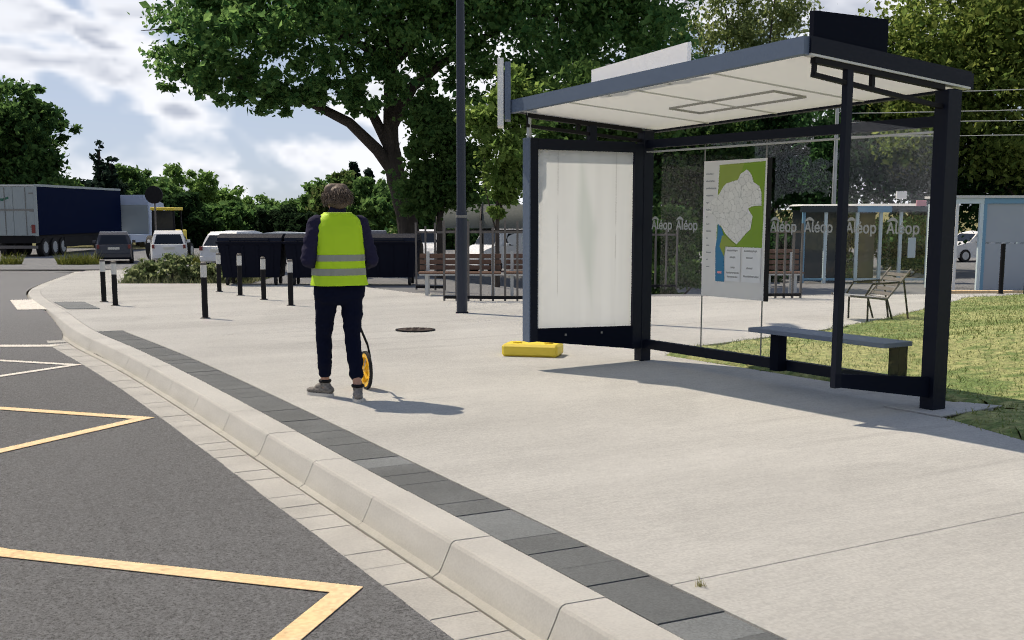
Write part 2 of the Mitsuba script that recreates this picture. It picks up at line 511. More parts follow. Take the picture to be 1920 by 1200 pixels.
# dark paver strip
struct('paver_strip')
s = 0.5
k = 0
light_at = {int(round((s_at_y(y) - 0.5) / 0.25)) for y in (5.35, 5.6, 6.85, 4.05)}
while s < S_STRIP_END:
    z = float(rng.normal(0, 0.0012)) - 0.001
    s1 = min(s + 0.246, S_STRIP_END)
    part('paver_strip', 'paver', sweep([(0.006, z - 0.003), (0.010, z), (D1 - 0.008, z), (D1 - 0.004, z - 0.003), (D1 - 0.004, z - 0.08), (0.006, z - 0.08)], s + 0.004, s1),
         'paver_light' if k in light_at else 'paver_dark')
    s += 0.25
    k += 1
part('paver_strip', 'sand_bed', sweep([(-0.004, -0.012), (D1 + 0.01, -0.012), (D1 + 0.01, -0.2), (-0.004, -0.2)], 0.4, S_STRIP_END, 30), 'joint_dark')

# lawn outline
LAWN = sg.Polygon([(1.62, 12.35), (2.32, 11.25), (3.36, 9.55), (3.72, 8.92), (3.17, 8.62), (3.40, 7.67), (5.0, 5.07), (8, 2.0), (30, 2.0), (34, 30), (16, 26), (10.6, 21.7), (9.27, 21.45), (8.1, 20.9), (6.94, 19.0),
                   (6.2, 18.0), (5.2, 16.5), (4.4, 15.5), (3.44, 14.5), (2.66, 13.75), (1.95, 13.1)])
# pavement: concrete bays with real joints
edge = np.vstack([kp(np.linspace(0.2, S_STRIP_END, 60), 0.0), kp(np.linspace(S_STRIP_END + 0.02, SLEN - 0.2, 60), D1)])
PAVE = sg.Polygon([tuple(p) for p in edge] + [(-10.4, 31.2), (-8.5, 31.2), (-8.45, 25.0), (-3.2, 25.0), (-2.9, 23.7), (-1.8, 22.0), (0.0, 21.0), (5.0, 21.3), (12.0, 22.4), (30, 27), (34, -2), (3.9, -2)]).buffer(0)
PAVE = PAVE.difference(LAWN.buffer(0.004))
nd = np.array([0.857, 0.516])


def jline(p, a=40.0, dirv=nd):
    return sg.LineString([tuple(np.array(p) - dirv * a), tuple(np.array(p) + dirv * a)])


cuts = unary_union([jline(q).buffer(0.0035) for q in ((0.72, 4.65), (-0.72, 7.9 + 50), (-3.36, 14.52), (-2.0, 18.6))] + [sg.LineString([(-3.6, 14.4), (-1.0, 17.8), (2.0, 22.0)]).buffer(0.004)])
struct('pavement')
for g in sorted(PAVE.difference(cuts).geoms, key=lambda q: -q.area):
    if g.area > 0.05:
        part('pavement', 'slab', prism(g, -0.18, 0.0), 'concrete')
part('pavement', 'joint_filler', prism(PAVE.buffer(-0.05), -0.2, -0.012), 'joint_dark')

# tactile patch and shelter footing on the pavement
part('pavement', 'tactile_paving', prism(sg.Polygon([(-7.72, 19.75), (-7.22, 19.78), (-6.45, 18.35), (-6.95, 18.3)]), 0.004, 0.010), 'paver_light')

# lawn surface
def lawn_z(x, y):
    d = np.array([LAWN.exterior.distance(sg.Point(a, b)) if LAWN.contains(sg.Point(a, b)) else -1 for a, b in zip(np.ravel(x), np.ravel(y))]).reshape(np.shape(x))
    z = np.where(d > 0, 0.03 * sstep(0, 0.08, d) + 0.42 * sstep(0.3, 5.0, d), -0.02)
    return z + 0.03 * (meshkit.fbm(np.stack([x * 1.3, y * 1.3, 0 * x], -1), 3, 4) - 0.5)


inner = LAWN.intersection(sg.box(0, 2, 20, 27))
lp = trimesh.creation.triangulate_polygon(LAWN.simplify(0.01), engine='earcut')
lm = trimesh.Trimesh(np.column_stack([lp[0], np.zeros(len(lp[0]))]), lp[1])
lm = lm.subdivide_to_size(0.45, max_iter=12)
lv = np.array(lm.vertices)
lv[:, 2] = lawn_z(lv[:, 0], lv[:, 1])
lm = trimesh.Trimesh(lv, lm.faces)
lm.fix_normals()
scene['lawn'] = mikit.ply(lm, 'lawn_soil', smooth=True)
struct('lawn')


def blades(px, py, pz, h, w, cols, rg, lean=0.6):
    n = len(px)
    ang = rg.uniform(0, 2 * np.pi, n)
    h = h * rg.uniform(0.5, 1.3, n)
    a = np.stack([np.cos(ang), np.sin(ang), 0 * ang], 1)
    la = rg.uniform(0, 2 * np.pi, n)
    tip = np.stack([np.cos(la) * h * lean, np.sin(la) * h * lean, h], 1) * rg.uniform(0.5, 1.0, (n, 1))
    b = np.stack([px, py, pz], 1)
    v = np.stack([b - a * w / 2, b + a * w / 2, b + tip], 1).reshape(-1, 3)
    f = np.arange(3 * n).reshape(-1, 3)
    t = rg.uniform(0, 1, (n, 1))
    c = np.asarray(cols[0]) * (1 - t) + np.asarray(cols[1]) * t
    c = c * rg.uniform(0.7, 1.25, (n, 1))
    return trimesh.Trimesh(v, f, process=False), np.repeat(c, 3, 0)


N = 90000
bx, by = rng.uniform(1.6, 13, N), rng.uniform(5, 21.5, N)
import shapely
keep = shapely.contains_xy(LAWN.buffer(0.05), bx, by) & (np.abs(bx / by) < 0.5)
bx, by = bx[keep], by[keep]
from scipy.spatial import cKDTree
kt = cKDTree(lv[:, :2])
bz = lv[kt.query(np.column_stack([bx, by]))[1], 2]
bm, bc = blades(bx, by, bz - 0.01, 0.045, 0.012, [(0.11, 0.175, 0.045), (0.30, 0.31, 0.125)], rng)
scene['grass'] = mikit.ply(bm, 'blade', color=bc)
struct('grass', 'stuff', 'short sunlit yellow green grass covering the lawn', 'grass')

# painted road markings
def chevron(pts, label, w, matname='line_yellow'):
    g = sg.LineString(pts).buffer(w / 2, cap_style=2, join_style=2, mitre_limit=12)
    m = prism(g, 0, 0.003).subdivide_to_size(0.5)
    v = np.array(m.vertices)
    v[:, 2] += road_z(v[:, 0], v[:, 1]) + 0.004
    key = free('zigzag_marking') if 'zigzag_marking' in scene else 'zigzag_marking'
    labels[key] = {'label': label, 'category': 'road marking'}
    scene[key] = mikit.ply((v, m.faces), matname)


chevron([(-5.45, 7.05), (-2.52, 5.605), (-0.735, 5.03), (-0.885, 4.42), (-1.3, 2.2)], 'nearest yellow zigzag line with its pointed corner close to the kerb', 0.115)
chevron([(-8.0, 10.8), (-4.38, 9.91), (-3.00, 9.42), (-3.60, 8.09), (-4.4, 6.4)], 'second yellow zigzag line from the front, beside the kerb', 0.115)
chevron([(-8.6, 13.75), (-5.79, 13.18), (-4.80, 12.80), (-5.24, 11.9), (-6.4, 9.7)], 'pale third zigzag line farther up the bus bay', 0.10, 'line_white')
key = thing('bay_line_marking', 'thin white line across the bus bay before the crossing', 'road marking')
m = prism(sg.Polygon([(-9.5, 14.5), (-5.75, 14.55), (-5.72, 14.75), (-9.5, 14.7)]), 0, 0.003).subdivide_to_size(0.6)
v = np.array(m.vertices); v[:, 2] += road_z(v[:, 0], v[:, 1]) + 0.004
scene[key] = mikit.ply((v, m.faces), 'line_white')
key = thing('crossing_marking', 'white painted block of the pedestrian crossing at the dropped kerb', 'road marking')
m = prism(sg.Polygon([(-8.75, 20.45), (-8.25, 20.62), (-7.28, 18.5), (-7.78, 18.42)]), 0, 0.003).subdivide_to_size(0.6)
v = np.array(m.vertices); v[:, 2] += road_z(v[:, 0], v[:, 1]) + 0.004
scene[key] = mikit.ply((v, m.faces), 'line_white')

# ------------------------------------------------------------------ bus shelter
BL, E, NV = np.array([1.335, 11.94]), np.array([0.524, -0.8516]), np.array([0.8516, 0.524])
LW = 3.60
SH = thing('bus_shelter', 'dark navy bus shelter with glass walls and pale translucent roof on the pavement', 'bus shelter')


def W(s, w, z):
    """s along the back wall from the far post, w towards the road, z up -> world"""
    q = BL + E * s - NV * w
    return np.array([q[0], q[1], z])


def sbox(s0, s1, w0, w1, z0, z1, r=0.0):
    b = box(s0, s1, w0, w1, z0, z1, r)
    return place(b, (BL[0], BL[1], 0), (E[0], E[1], 0), (-NV[0], -NV[1], 0))


part(SH, 'post', sbox(-0.06, 0.06, -0.06, 0.06, 0, 2.30, 0.008), 'navy')
part(SH, 'post', sbox(LW - 0.062, LW + 0.062, -0.075, 0.075, 0, 2.39, 0.008), 'navy')
# back wall rails
part(SH, 'top_rail', sbox(0.06, LW - 0.062, -0.03, 0.03, 2.13, 2.21), 'navy')
part(SH, 'glazing_bead', sbox(0.06, LW - 0.062, -0.012, 0.035, 2.085, 2.10), 'galvanised')
part(SH, 'bottom_rail', sbox(0.06, LW - 0.062, -0.03, 0.03, 0.13, 0.22), 'navy')
for a_, b_ in ((0.065, 0.90), (0.905, 1.715), (1.72, LW - 0.07)):
    q = trimesh.Trimesh([W(a_, 0, 0.215), W(b_, 0, 0.215), W(b_, 0, 2.135), W(a_, 0, 2.135)], [[0, 1, 2], [0, 2, 3]], process=False)
    part(SH, 'glass_pane', q, 'pane')
for s_ in (0.9025, 1.7175):
    part(SH, 'glazing_seal', sbox(s_ - 0.004, s_ + 0.004, -0.006, 0.006, 0.22, 2.13), 'grey_metal')
part(SH, 'glazing_bead', sbox(LW - 0.085, LW - 0.064, 0.014, 0.034, 0.22, 2.08), 'galvanised')
# lettering on the panes
word = meshkit.text_mesh('Aléop', 0.085, 0.001, bold=True)
wl = word.bounds[1][0]


def swoosh():
    a = np.linspace(0, 1, 14)
    up = np.stack([0.01 + a * 0.10, 0.092 + 0.030 * np.sin(a * np.pi)], 1)
    dn = np.stack([0.01 + a * 0.10, 0.090 + 0.012 * np.sin(a * np.pi)], 1)
    return prism(sg.Polygon(np.vstack([up, dn[::-1]])).buffer(0.004), 0, 0.001)


for s_ in (0.12, 0.50, 1.79, 2.20, 2.66, 3.08):
    m = cat(word, swoosh())
    m = place(m, W(s_, 0.004, 1.335), (E[0], E[1], 0), (0, 0, 1), (-NV[0], -NV[1], 0))
    part(SH, 'pane_lettering', m, 'vinyl')
# end panel near the camera
WE = 1.06
part(SH, 'front_post', sbox(LW - 0.025, LW + 0.025, WE - 0.03, WE + 0.03, 0.255, 2.47, 0.005), 'navy')
m = hull([W(LW + i, w_, z_) for i in (-0.025, 0.025) for w_, z_ in ((0.076, 0.26), (WE + 0.03, 0.36), (WE + 0.03, 0.265), (0.076, 0.105))])
part(SH, 'end_rail', m, 'navy_matte')
q = trimesh.Trimesh([W(LW, 0.08, 0.25), W(LW, WE - 0.03, 0.34), W(LW, WE - 0.03, 2.14), W(LW, 0.08, 2.09)], [[0, 1, 2], [0, 2, 3]], process=False)
part(SH, 'glass_pane', q, 'pane')
# roof, tilted down to the back and slightly to the far end
RS0, RS1, RW0, RW1 = -0.12, 3.60, -0.20, 1.46


def rz(s, w):
    u = (s - RS0) / (RS1 - RS0)
    a0, a1 = 2.315 + (2.43 - 2.315) * (w - RW0) / (RW1 - RW0), 2.42 + (2.555 - 2.42) * (w - RW0) / (RW1 - RW0)
    return a0 * (1 - u) + a1 * u


def rslab(s0, s1, w0, w1, dz0, dz1):
    return hull([W(s, w, rz(s, w) + d) for s in (s0, s1) for w in (w0, w1) for d in (dz0, dz1)])


part(SH, 'front_fascia', rslab(RS0 - 0.02, RS1 + 0.02, RW1, RW1 + 0.05, -0.012, 0.105), 'blue_grey')
part(SH, 'rear_fascia', rslab(RS0 - 0.02, RS1 + 0.02, RW0 - 0.05, RW0, -0.012, 0.105), 'navy')
part(SH, 'end_fascia', rslab(RS1 - 0.012, RS1 + 0.038, RW0, RW1, 0.0, 0.11), 'navy')
part(SH, 'end_fascia', rslab(RS0 - 0.038, RS0 + 0.012, RW0, RW1, 0.0, 0.11), 'navy')
part(SH, 'roof_trim', rslab(RS1 - 0.03, RS1 + 0.036, RW0, RW1 - 0.004, -0.016, -0.001), 'offwhite')
nS, nW = 24, 12
gs, gw = np.meshgrid(np.linspace(RS0 + 0.012, RS1 - 0.014, nS), np.linspace(RW0 + 0.001, RW1 - 0.001, nW))
vv = np.stack([W(s_, w_, rz(s_, w_) + 0.008) for s_, w_ in zip(gs.ravel(), gw.ravel())])
ii, jj = np.meshgrid(np.arange(nW - 1), np.arange(nS - 1), indexing='ij')
a = (ii * nS + jj).ravel()
part(SH, 'roof_sheet', trimesh.Trimesh(vv, np.vstack([np.stack([a, a + 1, a + nS + 1], 1), np.stack([a, a + nS + 1, a + nS], 1)]), process=False), 'roof_sheet', True)
for s_ in (0.72, 1.63, 2.62):
    part(SH, 'roof_seam', rslab(s_ - 0.006, s_ + 0.006, RW0 + 0.01, RW1 - 0.01, -0.004, 0.006), 'offwhite')
# lamp frame hanging under the sheet
for (a_, b_, c_, d_) in ((1.15, 2.45, 0.638, 0.645), (1.15, 2.45, 0.285, 0.292), (1.15, 1.157, 0.292, 0.638), (2.443, 2.45, 0.292, 0.638)):
    part(SH, 'lamp_frame', rslab(a_, b_, c_, d_, -0.014, 0.004), 'frame_grey')
# roof arms at both ends
for s_, h0 in ((LW + 0.0, 0.0), (0.0, 0.0)):
    wa = 1.40
    up, lo = lambda w: rz(s_, w) - 0.035, lambda w: rz(s_, wa) - 0.13 + (2.20 + (0.06 if s_ > 1 else 0) - rz(s_, wa) + 0.13) * (wa - w) / wa
    part(SH, 'roof_arm', bar(W(s_, 0.07, up(0.07)), W(s_, wa, up(wa)), 0.05, 0.04), 'black_metal')
    part(SH, 'roof_arm', bar(W(s_, 0.07, lo(0.07)), W(s_, wa, lo(wa)), 0.04, 0.03), 'black_metal')
    part(SH, 'arm_strut', bar(W(s_, wa - 0.012, lo(wa) - 0.01), W(s_, wa - 0.012, up(wa)), 0.03, 0.024, (E[0], E[1], 0)), 'black_metal')
    part(SH, 'arm_strut', bar(W(s_, 0.82, lo(0.82)), W(s_, 0.82, up(0.82)), 0.03, 0.03, (E[0], E[1], 0)), 'black_metal')
part(SH, 'roof_strut', sbox(-0.03, 0.03, 0.62, 0.70, 2.185, 2.33), 'navy')
# advertising case at the far end
AW = 1.40
part(SH, 'case_frame', sbox(-0.055, 0.055, AW - 0.09, AW, 0.27, 2.19, 0.006), 'navy')
part(SH, 'case_frame', sbox(-0.055, 0.055, 0.061, 0.17, 0.13, 2.17, 0.006), 'navy')
part(SH, 'case_frame', sbox(-0.055, 0.055, 0.17, AW - 0.09, 2.085, 2.185), 'navy')
m = hull([W(i, w_, z_) for i in (-0.055, 0.055) for w_, z_ in ((0.17, 0.365), (AW - 0.09, 0.395), (AW - 0.09, 0.27), (0.17, 0.135))])
part(SH, 'case_frame', m, 'navy_matte')
part(SH, 'case_side_trim', sbox(-0.058, 0.058, AW, AW + 0.012, 0.27, 2.19), 'blue_grey')
q = trimesh.Trimesh([W(0.02, 0.165, 0.36), W(0.02, AW - 0.085, 0.39), W(0.02, AW - 0.085, 2.09), W(0.02, 0.165, 2.09)], [[0, 1, 2], [0, 2, 3]], process=False)
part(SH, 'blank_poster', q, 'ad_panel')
part(SH, 'case_prop', rod(W(0.0, AW - 0.02, 2.19), W(0.0, AW - 0.02, rz(0, AW - 0.02) - 0.01), 0.022), 'galvanised')
for w_ in (0.55, 0.98):
    part(SH, 'case_latch', sbox(0.056, 0.064, w_, w_ + 0.02, 0.31, 0.33), 'grey_metal')
part(SH, 'footing', prism(sg.Polygon([tuple((BL + E * s_ - NV * w_)) for s_, w_ in ((3.32, 0.22), (3.86, 0.22), (3.80, -0.58), (3.5, -0.45))]), 0.003, 0.012), 'concrete')
# printed map on the middle pane
PS0, PS1, PZ0, PZ1 = 0.925, 1.765, 0.72, 1.97
part(SH, 'map_board', sbox(PS0, PS1, 0.006, 0.03, PZ0, PZ1), 'board_grey')
part(SH, 'map_board_edge', sbox(PS1, PS1 + 0.03, 0.004, 0.034, PZ0 - 0.004, PZ1 + 0.004), 'black_metal')


def pr(pts, lvl):
    pts = np.asarray(pts, float)
    u = (pts[:, 0] - (80 - 25 * (pts[:, 1] - 100) / 990)) / 445.0
    vv_ = (pts[:, 1] - 100) / 990.0
    loc = np.column_stack([PS0 + u * (PS1 - PS0), PZ1 - vv_ * (PZ1 - PZ0)])
    m = prism(sg.Polygon(loc).buffer(0), 0.0, 0.0012)
    return place(m, W(0, 0.0305 + lvl * 0.0013, 0), (E[0], E[1], 0), (0, 0, 1), (-NV[0], -NV[1], 0))


part(SH, 'map_print', pr([(195, 132), (512, 120), (488, 720), (170, 720), (180, 360)], 0), 'map_green')
part(SH, 'map_print', pr([(195, 132), (370, 126), (330, 240), (240, 268), (185, 345)], 1), 'map_olive')
part(SH, 'map_region', pr([(385, 172), (405, 190), (420, 215), (432, 262), (470, 290), (484, 330), (486, 425), (425, 430), (395, 447), (426, 500), (412, 590), (365, 640), (350, 662), (315, 702), (270, 662),
                         (235, 625), (205, 570), (165, 560), (150, 500), (110, 470), (108, 400), (150, 380), (190, 345), (222, 290), (245, 265), (325, 243), (345, 200), (365, 190)], 2), 'map_pale')
part(SH, 'map_print', pr([(182, 553), (212, 590), (225, 640), (228, 975), (164, 975), (165, 730), (180, 640)], 3), 'map_blue')
part(SH, 'map_print', pr([(215, 640), (240, 640), (268, 668), (310, 705), (306, 718), (236, 718), (228, 790), (196, 720)], 4), 'map_olive')
part(SH, 'map_legend', pr([(240, 722), (346, 722), (340, 968), (232, 968)], 4), 'print_white')
part(SH, 'map_legend', pr([(360, 722), (486, 722), (478, 968), (352, 968)], 4), 'print_white')
part(SH, 'map_legend', pr([(180, 900), (210, 900), (209, 916), (179, 916)], 4), 'print_pink')
lines = []
for (x0, x1, y0) in ((270, 310, 788), (275, 305, 862), (385, 430, 788), (385, 430, 862), (245, 335, 900), (365, 470, 920), (250, 325, 930), (250, 325, 740), (370, 460, 740)):
    lines.append(pr([(x0, y0), (x1, y0), (x1, y0 + 12), (x0, y0 + 12)], 5))
for i in range(14):
    y0 = 190 + i * 52
    lines.append(pr([(98, y0), (150 + 22 * ((i * 7) % 3) / 2 - (40 if y0 > 350 else 0), y0), (150 + 22 * ((i * 7) % 3) / 2 - (40 if y0 > 350 else 0), y0 + 9), (98, y0 + 9)], 5))
for q in lines:
    part(SH, 'map_text', q, 'print_grey')
# bench
part(SH, 'bench_seat', sbox(1.93, 3.42, 0.04, 0.36, 0.478, 0.515, 0.008), 'blue_grey')
part(SH, 'bench_leg', sbox(1.97, 2.07, 0.032, 0.13, 0.13, 0.478), 'navy_matte')
part(SH, 'bench_leg', sbox(3.27, 3.37, 0.032, 0.13, 0.13, 0.478), 'navy_matte')
# header boards and flag on the roof
def board(s0, s1, w0, w1, h0, h1, m, parent, name):
    return part(parent, name, rslab(s0, s1, w0, w1, h0, h1), m)


key = thing('roof_sign', 'long white blank header board standing along the shelter roof edge', 'sign')
part(key, 'board', hull([W(s_, w_, rz(s_, RW1) + (0.106 if k_ == 0 else h_)) for s_, h_ in ((1.04, 0.235), (2.30, 0.275)) for w_ in (RW1 - 0.09, RW1 - 0.05) for k_ in (0, 1)]), 'white_board')
for s_ in (1.2, 2.0):
    board(s_, s_ + 0.04, RW1 - 0.13, RW1 - 0.091, 0.008, 0.27, 'grey_metal', key, 'bracket')
key = thing('roof_sign', 'dark navy header board standing on the near end of the shelter roof', 'sign')
part(key, 'board', hull([W(s_, w_, z_) for s_ in (RS1 - 0.02, RS1 + 0.02) for w_, z_ in ((0.70, rz(RS1, 0.70) + 0.112), (0.70, 2.835), (1.425, 2.835), (1.425, rz(RS1, 1.425) + 0.112))]), 'navy_matte')
for w_ in (0.8, 1.3):
    board(RS1 - 0.06, RS1 - 0.021, w_, w_ + 0.04, 0.008, 0.25, 'grey_metal', key, 'bracket')
key = thing('flag_sign', 'narrow pale stop sign seen edge-on at the far front corner of the shelter', 'sign')
fx, fy = W(RS0, RW1 + 0.06, 0)[:2]
vd = np.array([0.0, 1.0])
for dx, z0, z1, m_ in ((-0.085, 2.30, 2.92, 'white_paint'), (-0.018, 2.36, 2.885, 'blue_grey')):
    b = box(fx + dx - 0.028, fx + dx + 0.028, fy - 0.02, fy + 0.30, z0, z1, 0.006)
    part(key, 'panel', b, m_)
part(key, 'bracket', box(fx - 0.058, fx - 0.046, fy + 0.02, fy + 0.2, 2.42, 2.80), 'navy')
part(key, 'bracket', box(fx + 0.010, fx + 0.075, fy + 0.03, fy + 0.09, 2.45, 2.51), 'navy')

# yellow block at the foot of the case
key = thing('ballast_block', 'yellow plastic block lying on the pavement under the blank poster case', 'ballast block')
b = box(-0.30, 0.30, -0.17, 0.17, 0.0, 0.13, 0.052)
scene_b = place(b, (0.22, 12.35, 0.0), (0.97, -0.24, 0), (0.24, 0.97, 0))
part(key, 'body', scene_b, 'yellow_plastic', 35)
for dx in (-0.17, 0.17):
    part(key, 'stud', place(trimesh.creation.cylinder(0.05, 0.02, sections=16), (0.22 + dx * 0.97, 12.35 - 0.24 * dx, 0.134), (1, 0, 0), (0, 1, 0)), 'yellow_plastic', 35)

# manhole
key = thing('manhole_cover', 'round dark iron manhole cover set in the pavement', 'manhole cover')
part(key, 'cover', place(trimesh.creation.cylinder(0.225, 0.03, sections=32), (-1.24, 15.0, 0.003), (1, 0, 0), (0, 1, 0)), 'manhole_iron', 35)
part(key, 'rim', place(trimesh.creation.annulus(0.23, 0.255, 0.03, sections=32), (-1.24, 15.0, 0.0), (1, 0, 0), (0, 1, 0)), 'black_metal', 35)
part(key, 'lug', cat([box(-1.24 + i * 0.09 - 0.03, -1.24 + i * 0.09 + 0.03, 15.0 + j * 0.09 - 0.012, 15.0 + j * 0.09 + 0.012, 0.017, 0.023) for i in (-2, -1, 0, 1, 2) for j in (-2, -1, 0, 1, 2) if i * i + j * j < 5]), 'manhole_iron')

# weed at the strip
key = thing('weed', 'small dry weed growing from the joint beside the dark pavers', 'weed')
ws = [(0.77 + float(rng.normal(0, 0.012)), 4.585 + float(rng.normal(0, 0.012))) for _ in range(26)]
wm, wc = blades(np.array([q[0] for q in ws]), np.array([q[1] for q in ws]), np.full(26, -0.01), 0.055, 0.006, [(0.26, 0.27, 0.10), (0.40, 0.34, 0.17)], rng, 0.5)
scene[key] = mikit.ply(wm, 'blade', color=wc)

# ------------------------------------------------------------------ lamp post and bollards
key = thing('lamp_post', 'tall slim navy lamp post rising out of the frame beside the shelter', 'lamp post')
lx, ly = -0.752, 17.65
part(key, 'column', tube([(lx, ly, 0.0), (lx, ly, 1.5), (lx, ly, 1.52), (lx, ly, 7.8)], [0.082, 0.082, 0.070, 0.05], 16), 'lamp_navy', 40)
part(key, 'base_plate', box(lx - 0.092, lx + 0.092, ly - 0.092, ly + 0.092, 0.002, 0.014), 'navy_matte')
part(key, 'collar', tube([(lx, ly, 1.42), (lx, ly, 1.46)], [0.09, 0.09], 16), 'grey_metal', 40)
part(key, 'lamp_arm', tube([(lx, ly, 7.75), (lx, ly + 0.2, 7.95), (lx, ly + 0.9, 8.0)], [0.04, 0.035, 0.03], 8), 'navy', 40)
part(key, 'lamp_head', box(lx - 0.14, lx + 0.14, ly + 0.85, ly + 1.5, 7.95, 8.07, 0.03), 'navy')


def bollard(x, y, h, label, band=True, r=0.042):
    key = thing('bollard', label, 'bollard', 'bollards on the pavement')
    part(key, 'post', tube([(x, y, 0), (x, y, h - (0.225 if band else 0.01)), (x, y, h - (0.215 if band else 0.0))], [r, r, r * (1 if band else 0.9)], 14), 'black_metal', 40)
    if band:
        part(key, 'reflective_band', tube([(x, y, h - 0.213), (x, y, h - 0.04)], [r + 0.002, r + 0.002], 14), 'band_white', 40)
        part(key, 'cap', tube([(x, y, h - 0.038), (x, y, h - 0.01), (x, y, h)], [r, r, r * 0.6], 14), 'dull_metal', 40)
    part(key, 'collar', tube([(x, y, 0.001), (x, y, 0.012)], [r + 0.03, r + 0.025], 14), 'dull_metal', 40)


bollard(-6.90, 19.84, 0.72, 'bollard with pale band at the far left, beside the crossing')
bollard(-6.44, 19.04, 0.72, 'bollard with pale band, second from the left beside the crossing')
bollard(-4.38, 16.72, 0.80, 'bollard with white band standing nearest the camera')
bollard(-5.58, 22.40, 0.74, 'farthest bollard with pale band, just left of the bins')
bollard(-4.95, 21.39, 0.76, 'white banded bollard, second in the row before the bins')
bollard(-4.30, 20.33, 0.74, 'white banded bollard, third in the row before the bins')
bollard(-3.59, 19.04, 0.75, 'white banded bollard just left of the person')
bollard(9.05, 21.75, 0.93, 'plain black bollard in front of the grey panelled cabin', False)
bollard(9.45, 21.6, 0.93, 'plain black bollard at the right edge before the cabin', False)

# ------------------------------------------------------------------ bins
def bin_(x, y, z, label, rot):
    key = thing('waste_container', label, 'waste container', 'waste containers at the pavement edge')
    ex, ey = np.array([math.cos(rot), math.sin(rot), 0]), np.array([-math.sin(rot), math.cos(rot), 0])
    P_ = lambda m: place(m, (x, y, z), ex, ey)
    pts = [(sx * (0.58 if zz < 0.5 else 0.66), sy * (0.33 if zz < 0.5 else 0.40), zz) for sx in (-1, 1) for sy in (-1, 1) for zz in (0.16, 0.86)]
    part(key, 'body', P_(hull(pts)), 'bin_plastic')
    for sx in (-0.42, -0.14, 0.14, 0.42):
        part(key, 'rib', P_(hull([(sx * (1 if zz < .5 else 1.12) + d, -(0.33 if zz < .5 else 0.40) - e_, zz) for d in (-0.03, 0.03) for e_ in (-0.01, 0.018) for zz in (0.2, 0.82)])), 'bin_plastic')
    part(key, 'rim', P_(box(-0.69, 0.69, -0.44, 0.44, 0.86, 0.905, 0.012)), 'bin_plastic')
    a = np.linspace(0, np.pi, 10)
    prof = sg.Polygon([(-0.43 * math.cos(q), 0.91 + 0.15 * math.sin(q) ** 0.7) for q in a])
    l = trimesh.creation.extrude_polygon(prof, 1.32, engine='earcut')
    l = place(l, (-0.66, 0, 0), (0, 1, 0), (0, 0, 1), (1, 0, 0))
    part(key, 'lid', P_(l), 'bin_lid', 35)
    part(key, 'handle', P_(tube([(-0.4, -0.42, 0.93), (-0.4, -0.47, 0.95), (0.4, -0.47, 0.95), (0.4, -0.42, 0.93)], 0.014, 6)), 'bin_lid', 40)
    for sx in (-0.5, 0.5):
        for sy in (-0.28, 0.28):
            w = trimesh.creation.cylinder(0.09, 0.05, sections=16)
            part(key, 'wheel', P_(place(w, (sx, sy, 0.09), (0, 1, 0), (0, 0, 1), (1, 0, 0))), 'rubber', 35)
            part(key, 'wheel_fork', P_(box(sx - 0.035, sx + 0.035, sy - 0.03, sy + 0.03, 0.12, 0.17)), 'dull_metal')


bin_(-5.42, 24.75, 0.0, 'leftmost dark navy waste container behind the bollards', 0.02)
bin_(-4.02, 24.65, 0.0, 'dark navy waste container behind the person and the bollards', 0.03)
bin_(-2.62, 24.75, 0.0, 'rightmost dark navy waste container in front of the big tree trunk', -0.03)

# ------------------------------------------------------------------ fences of upright bars, benches, chair
def barrier(label, x0, x1, y0, y1, z, h, n, tops, name='bar_barrier', low=0.06):
    key = thing(name, label, 'barrier', 'upright bar barriers on the pavement')
    a, b = np.array([x0, y0, z]), np.array([x1, y1, z])
    for i in range(n):
        q = a + (b - a) * i / (n - 1)
        part(key, 'upright', bar(q, q + (0, 0, h * (tops[i % len(tops)])), 0.036, 0.036, (0, 1, 0)), 'dull_metal')
    part(key, 'bottom_rail', bar(a + (0, 0, low), b + (0, 0, low), 0.04, 0.05), 'black_metal')
    part(key, 'top_rail', bar(a + (0, 0.03, h * 0.86), b + (0, 0.03, h * 0.86), 0.03, 0.04), 'dull_metal')
    return key


barrier('grey barrier of upright bars left of the lamp post', -1.87, -1.30, 23.0, 22.8, 0.0, 1.30, 4, (1, 0.95))
barrier('grey barrier of upright bars between lamp post and poster case', -1.16, 0.30, 20.1, 20.0, 0.0, 1.36, 8, (1, 0.92, 1.0))
barrier('upright bar barrier seen through the glass right of the map', 4.35, 5.10, 20.7, 20.75, 0.0, 1.35, 6, (1, 0.93, 0.97))
barrier('upright bar barrier seen through the glass left of the map', 2.45, 3.30, 23.6, 23.6, -0.02, 1.25, 5, (1, 0.96))


def slat_bench(x, y, z, w, label, n=3, rot=0.0):
    key = thing('slatted_bench', label, 'bench', 'wooden slatted benches')
    c, s_ = math.cos(rot), math.sin(rot)
    P_ = lambda m: place(m, (x, y, z), (c, s_, 0), (-s_, c, 0))
    for i in range(n):
        part(key, 'slat', P_(box(-w / 2, w / 2, 0.20, 0.235, 0.46 + i * 0.105, 0.54 + i * 0.105, 0.006)), 'wood')
    for i in range(4):
        part(key, 'slat', P_(box(-w / 2, w / 2, -0.26 + i * 0.11, -0.165 + i * 0.11, 0.405, 0.435, 0.006)), 'wood')
    part(key, 'frame', P_(box(-w / 2 + 0.02, w / 2 - 0.02, -0.25, 0.2, 0.375, 0.403)), 'galvanised')
    for sx in (-w / 2 + 0.15, w / 2 - 0.15):
        part(key, 'leg', P_(box(sx - 0.03, sx + 0.03, -0.2, -0.14, 0.0, 0.375)), 'galvanised')
        part(key, 'leg', P_(box(sx - 0.03, sx + 0.03, 0.16, 0.199, 0.0, 0.80)), 'galvanised')


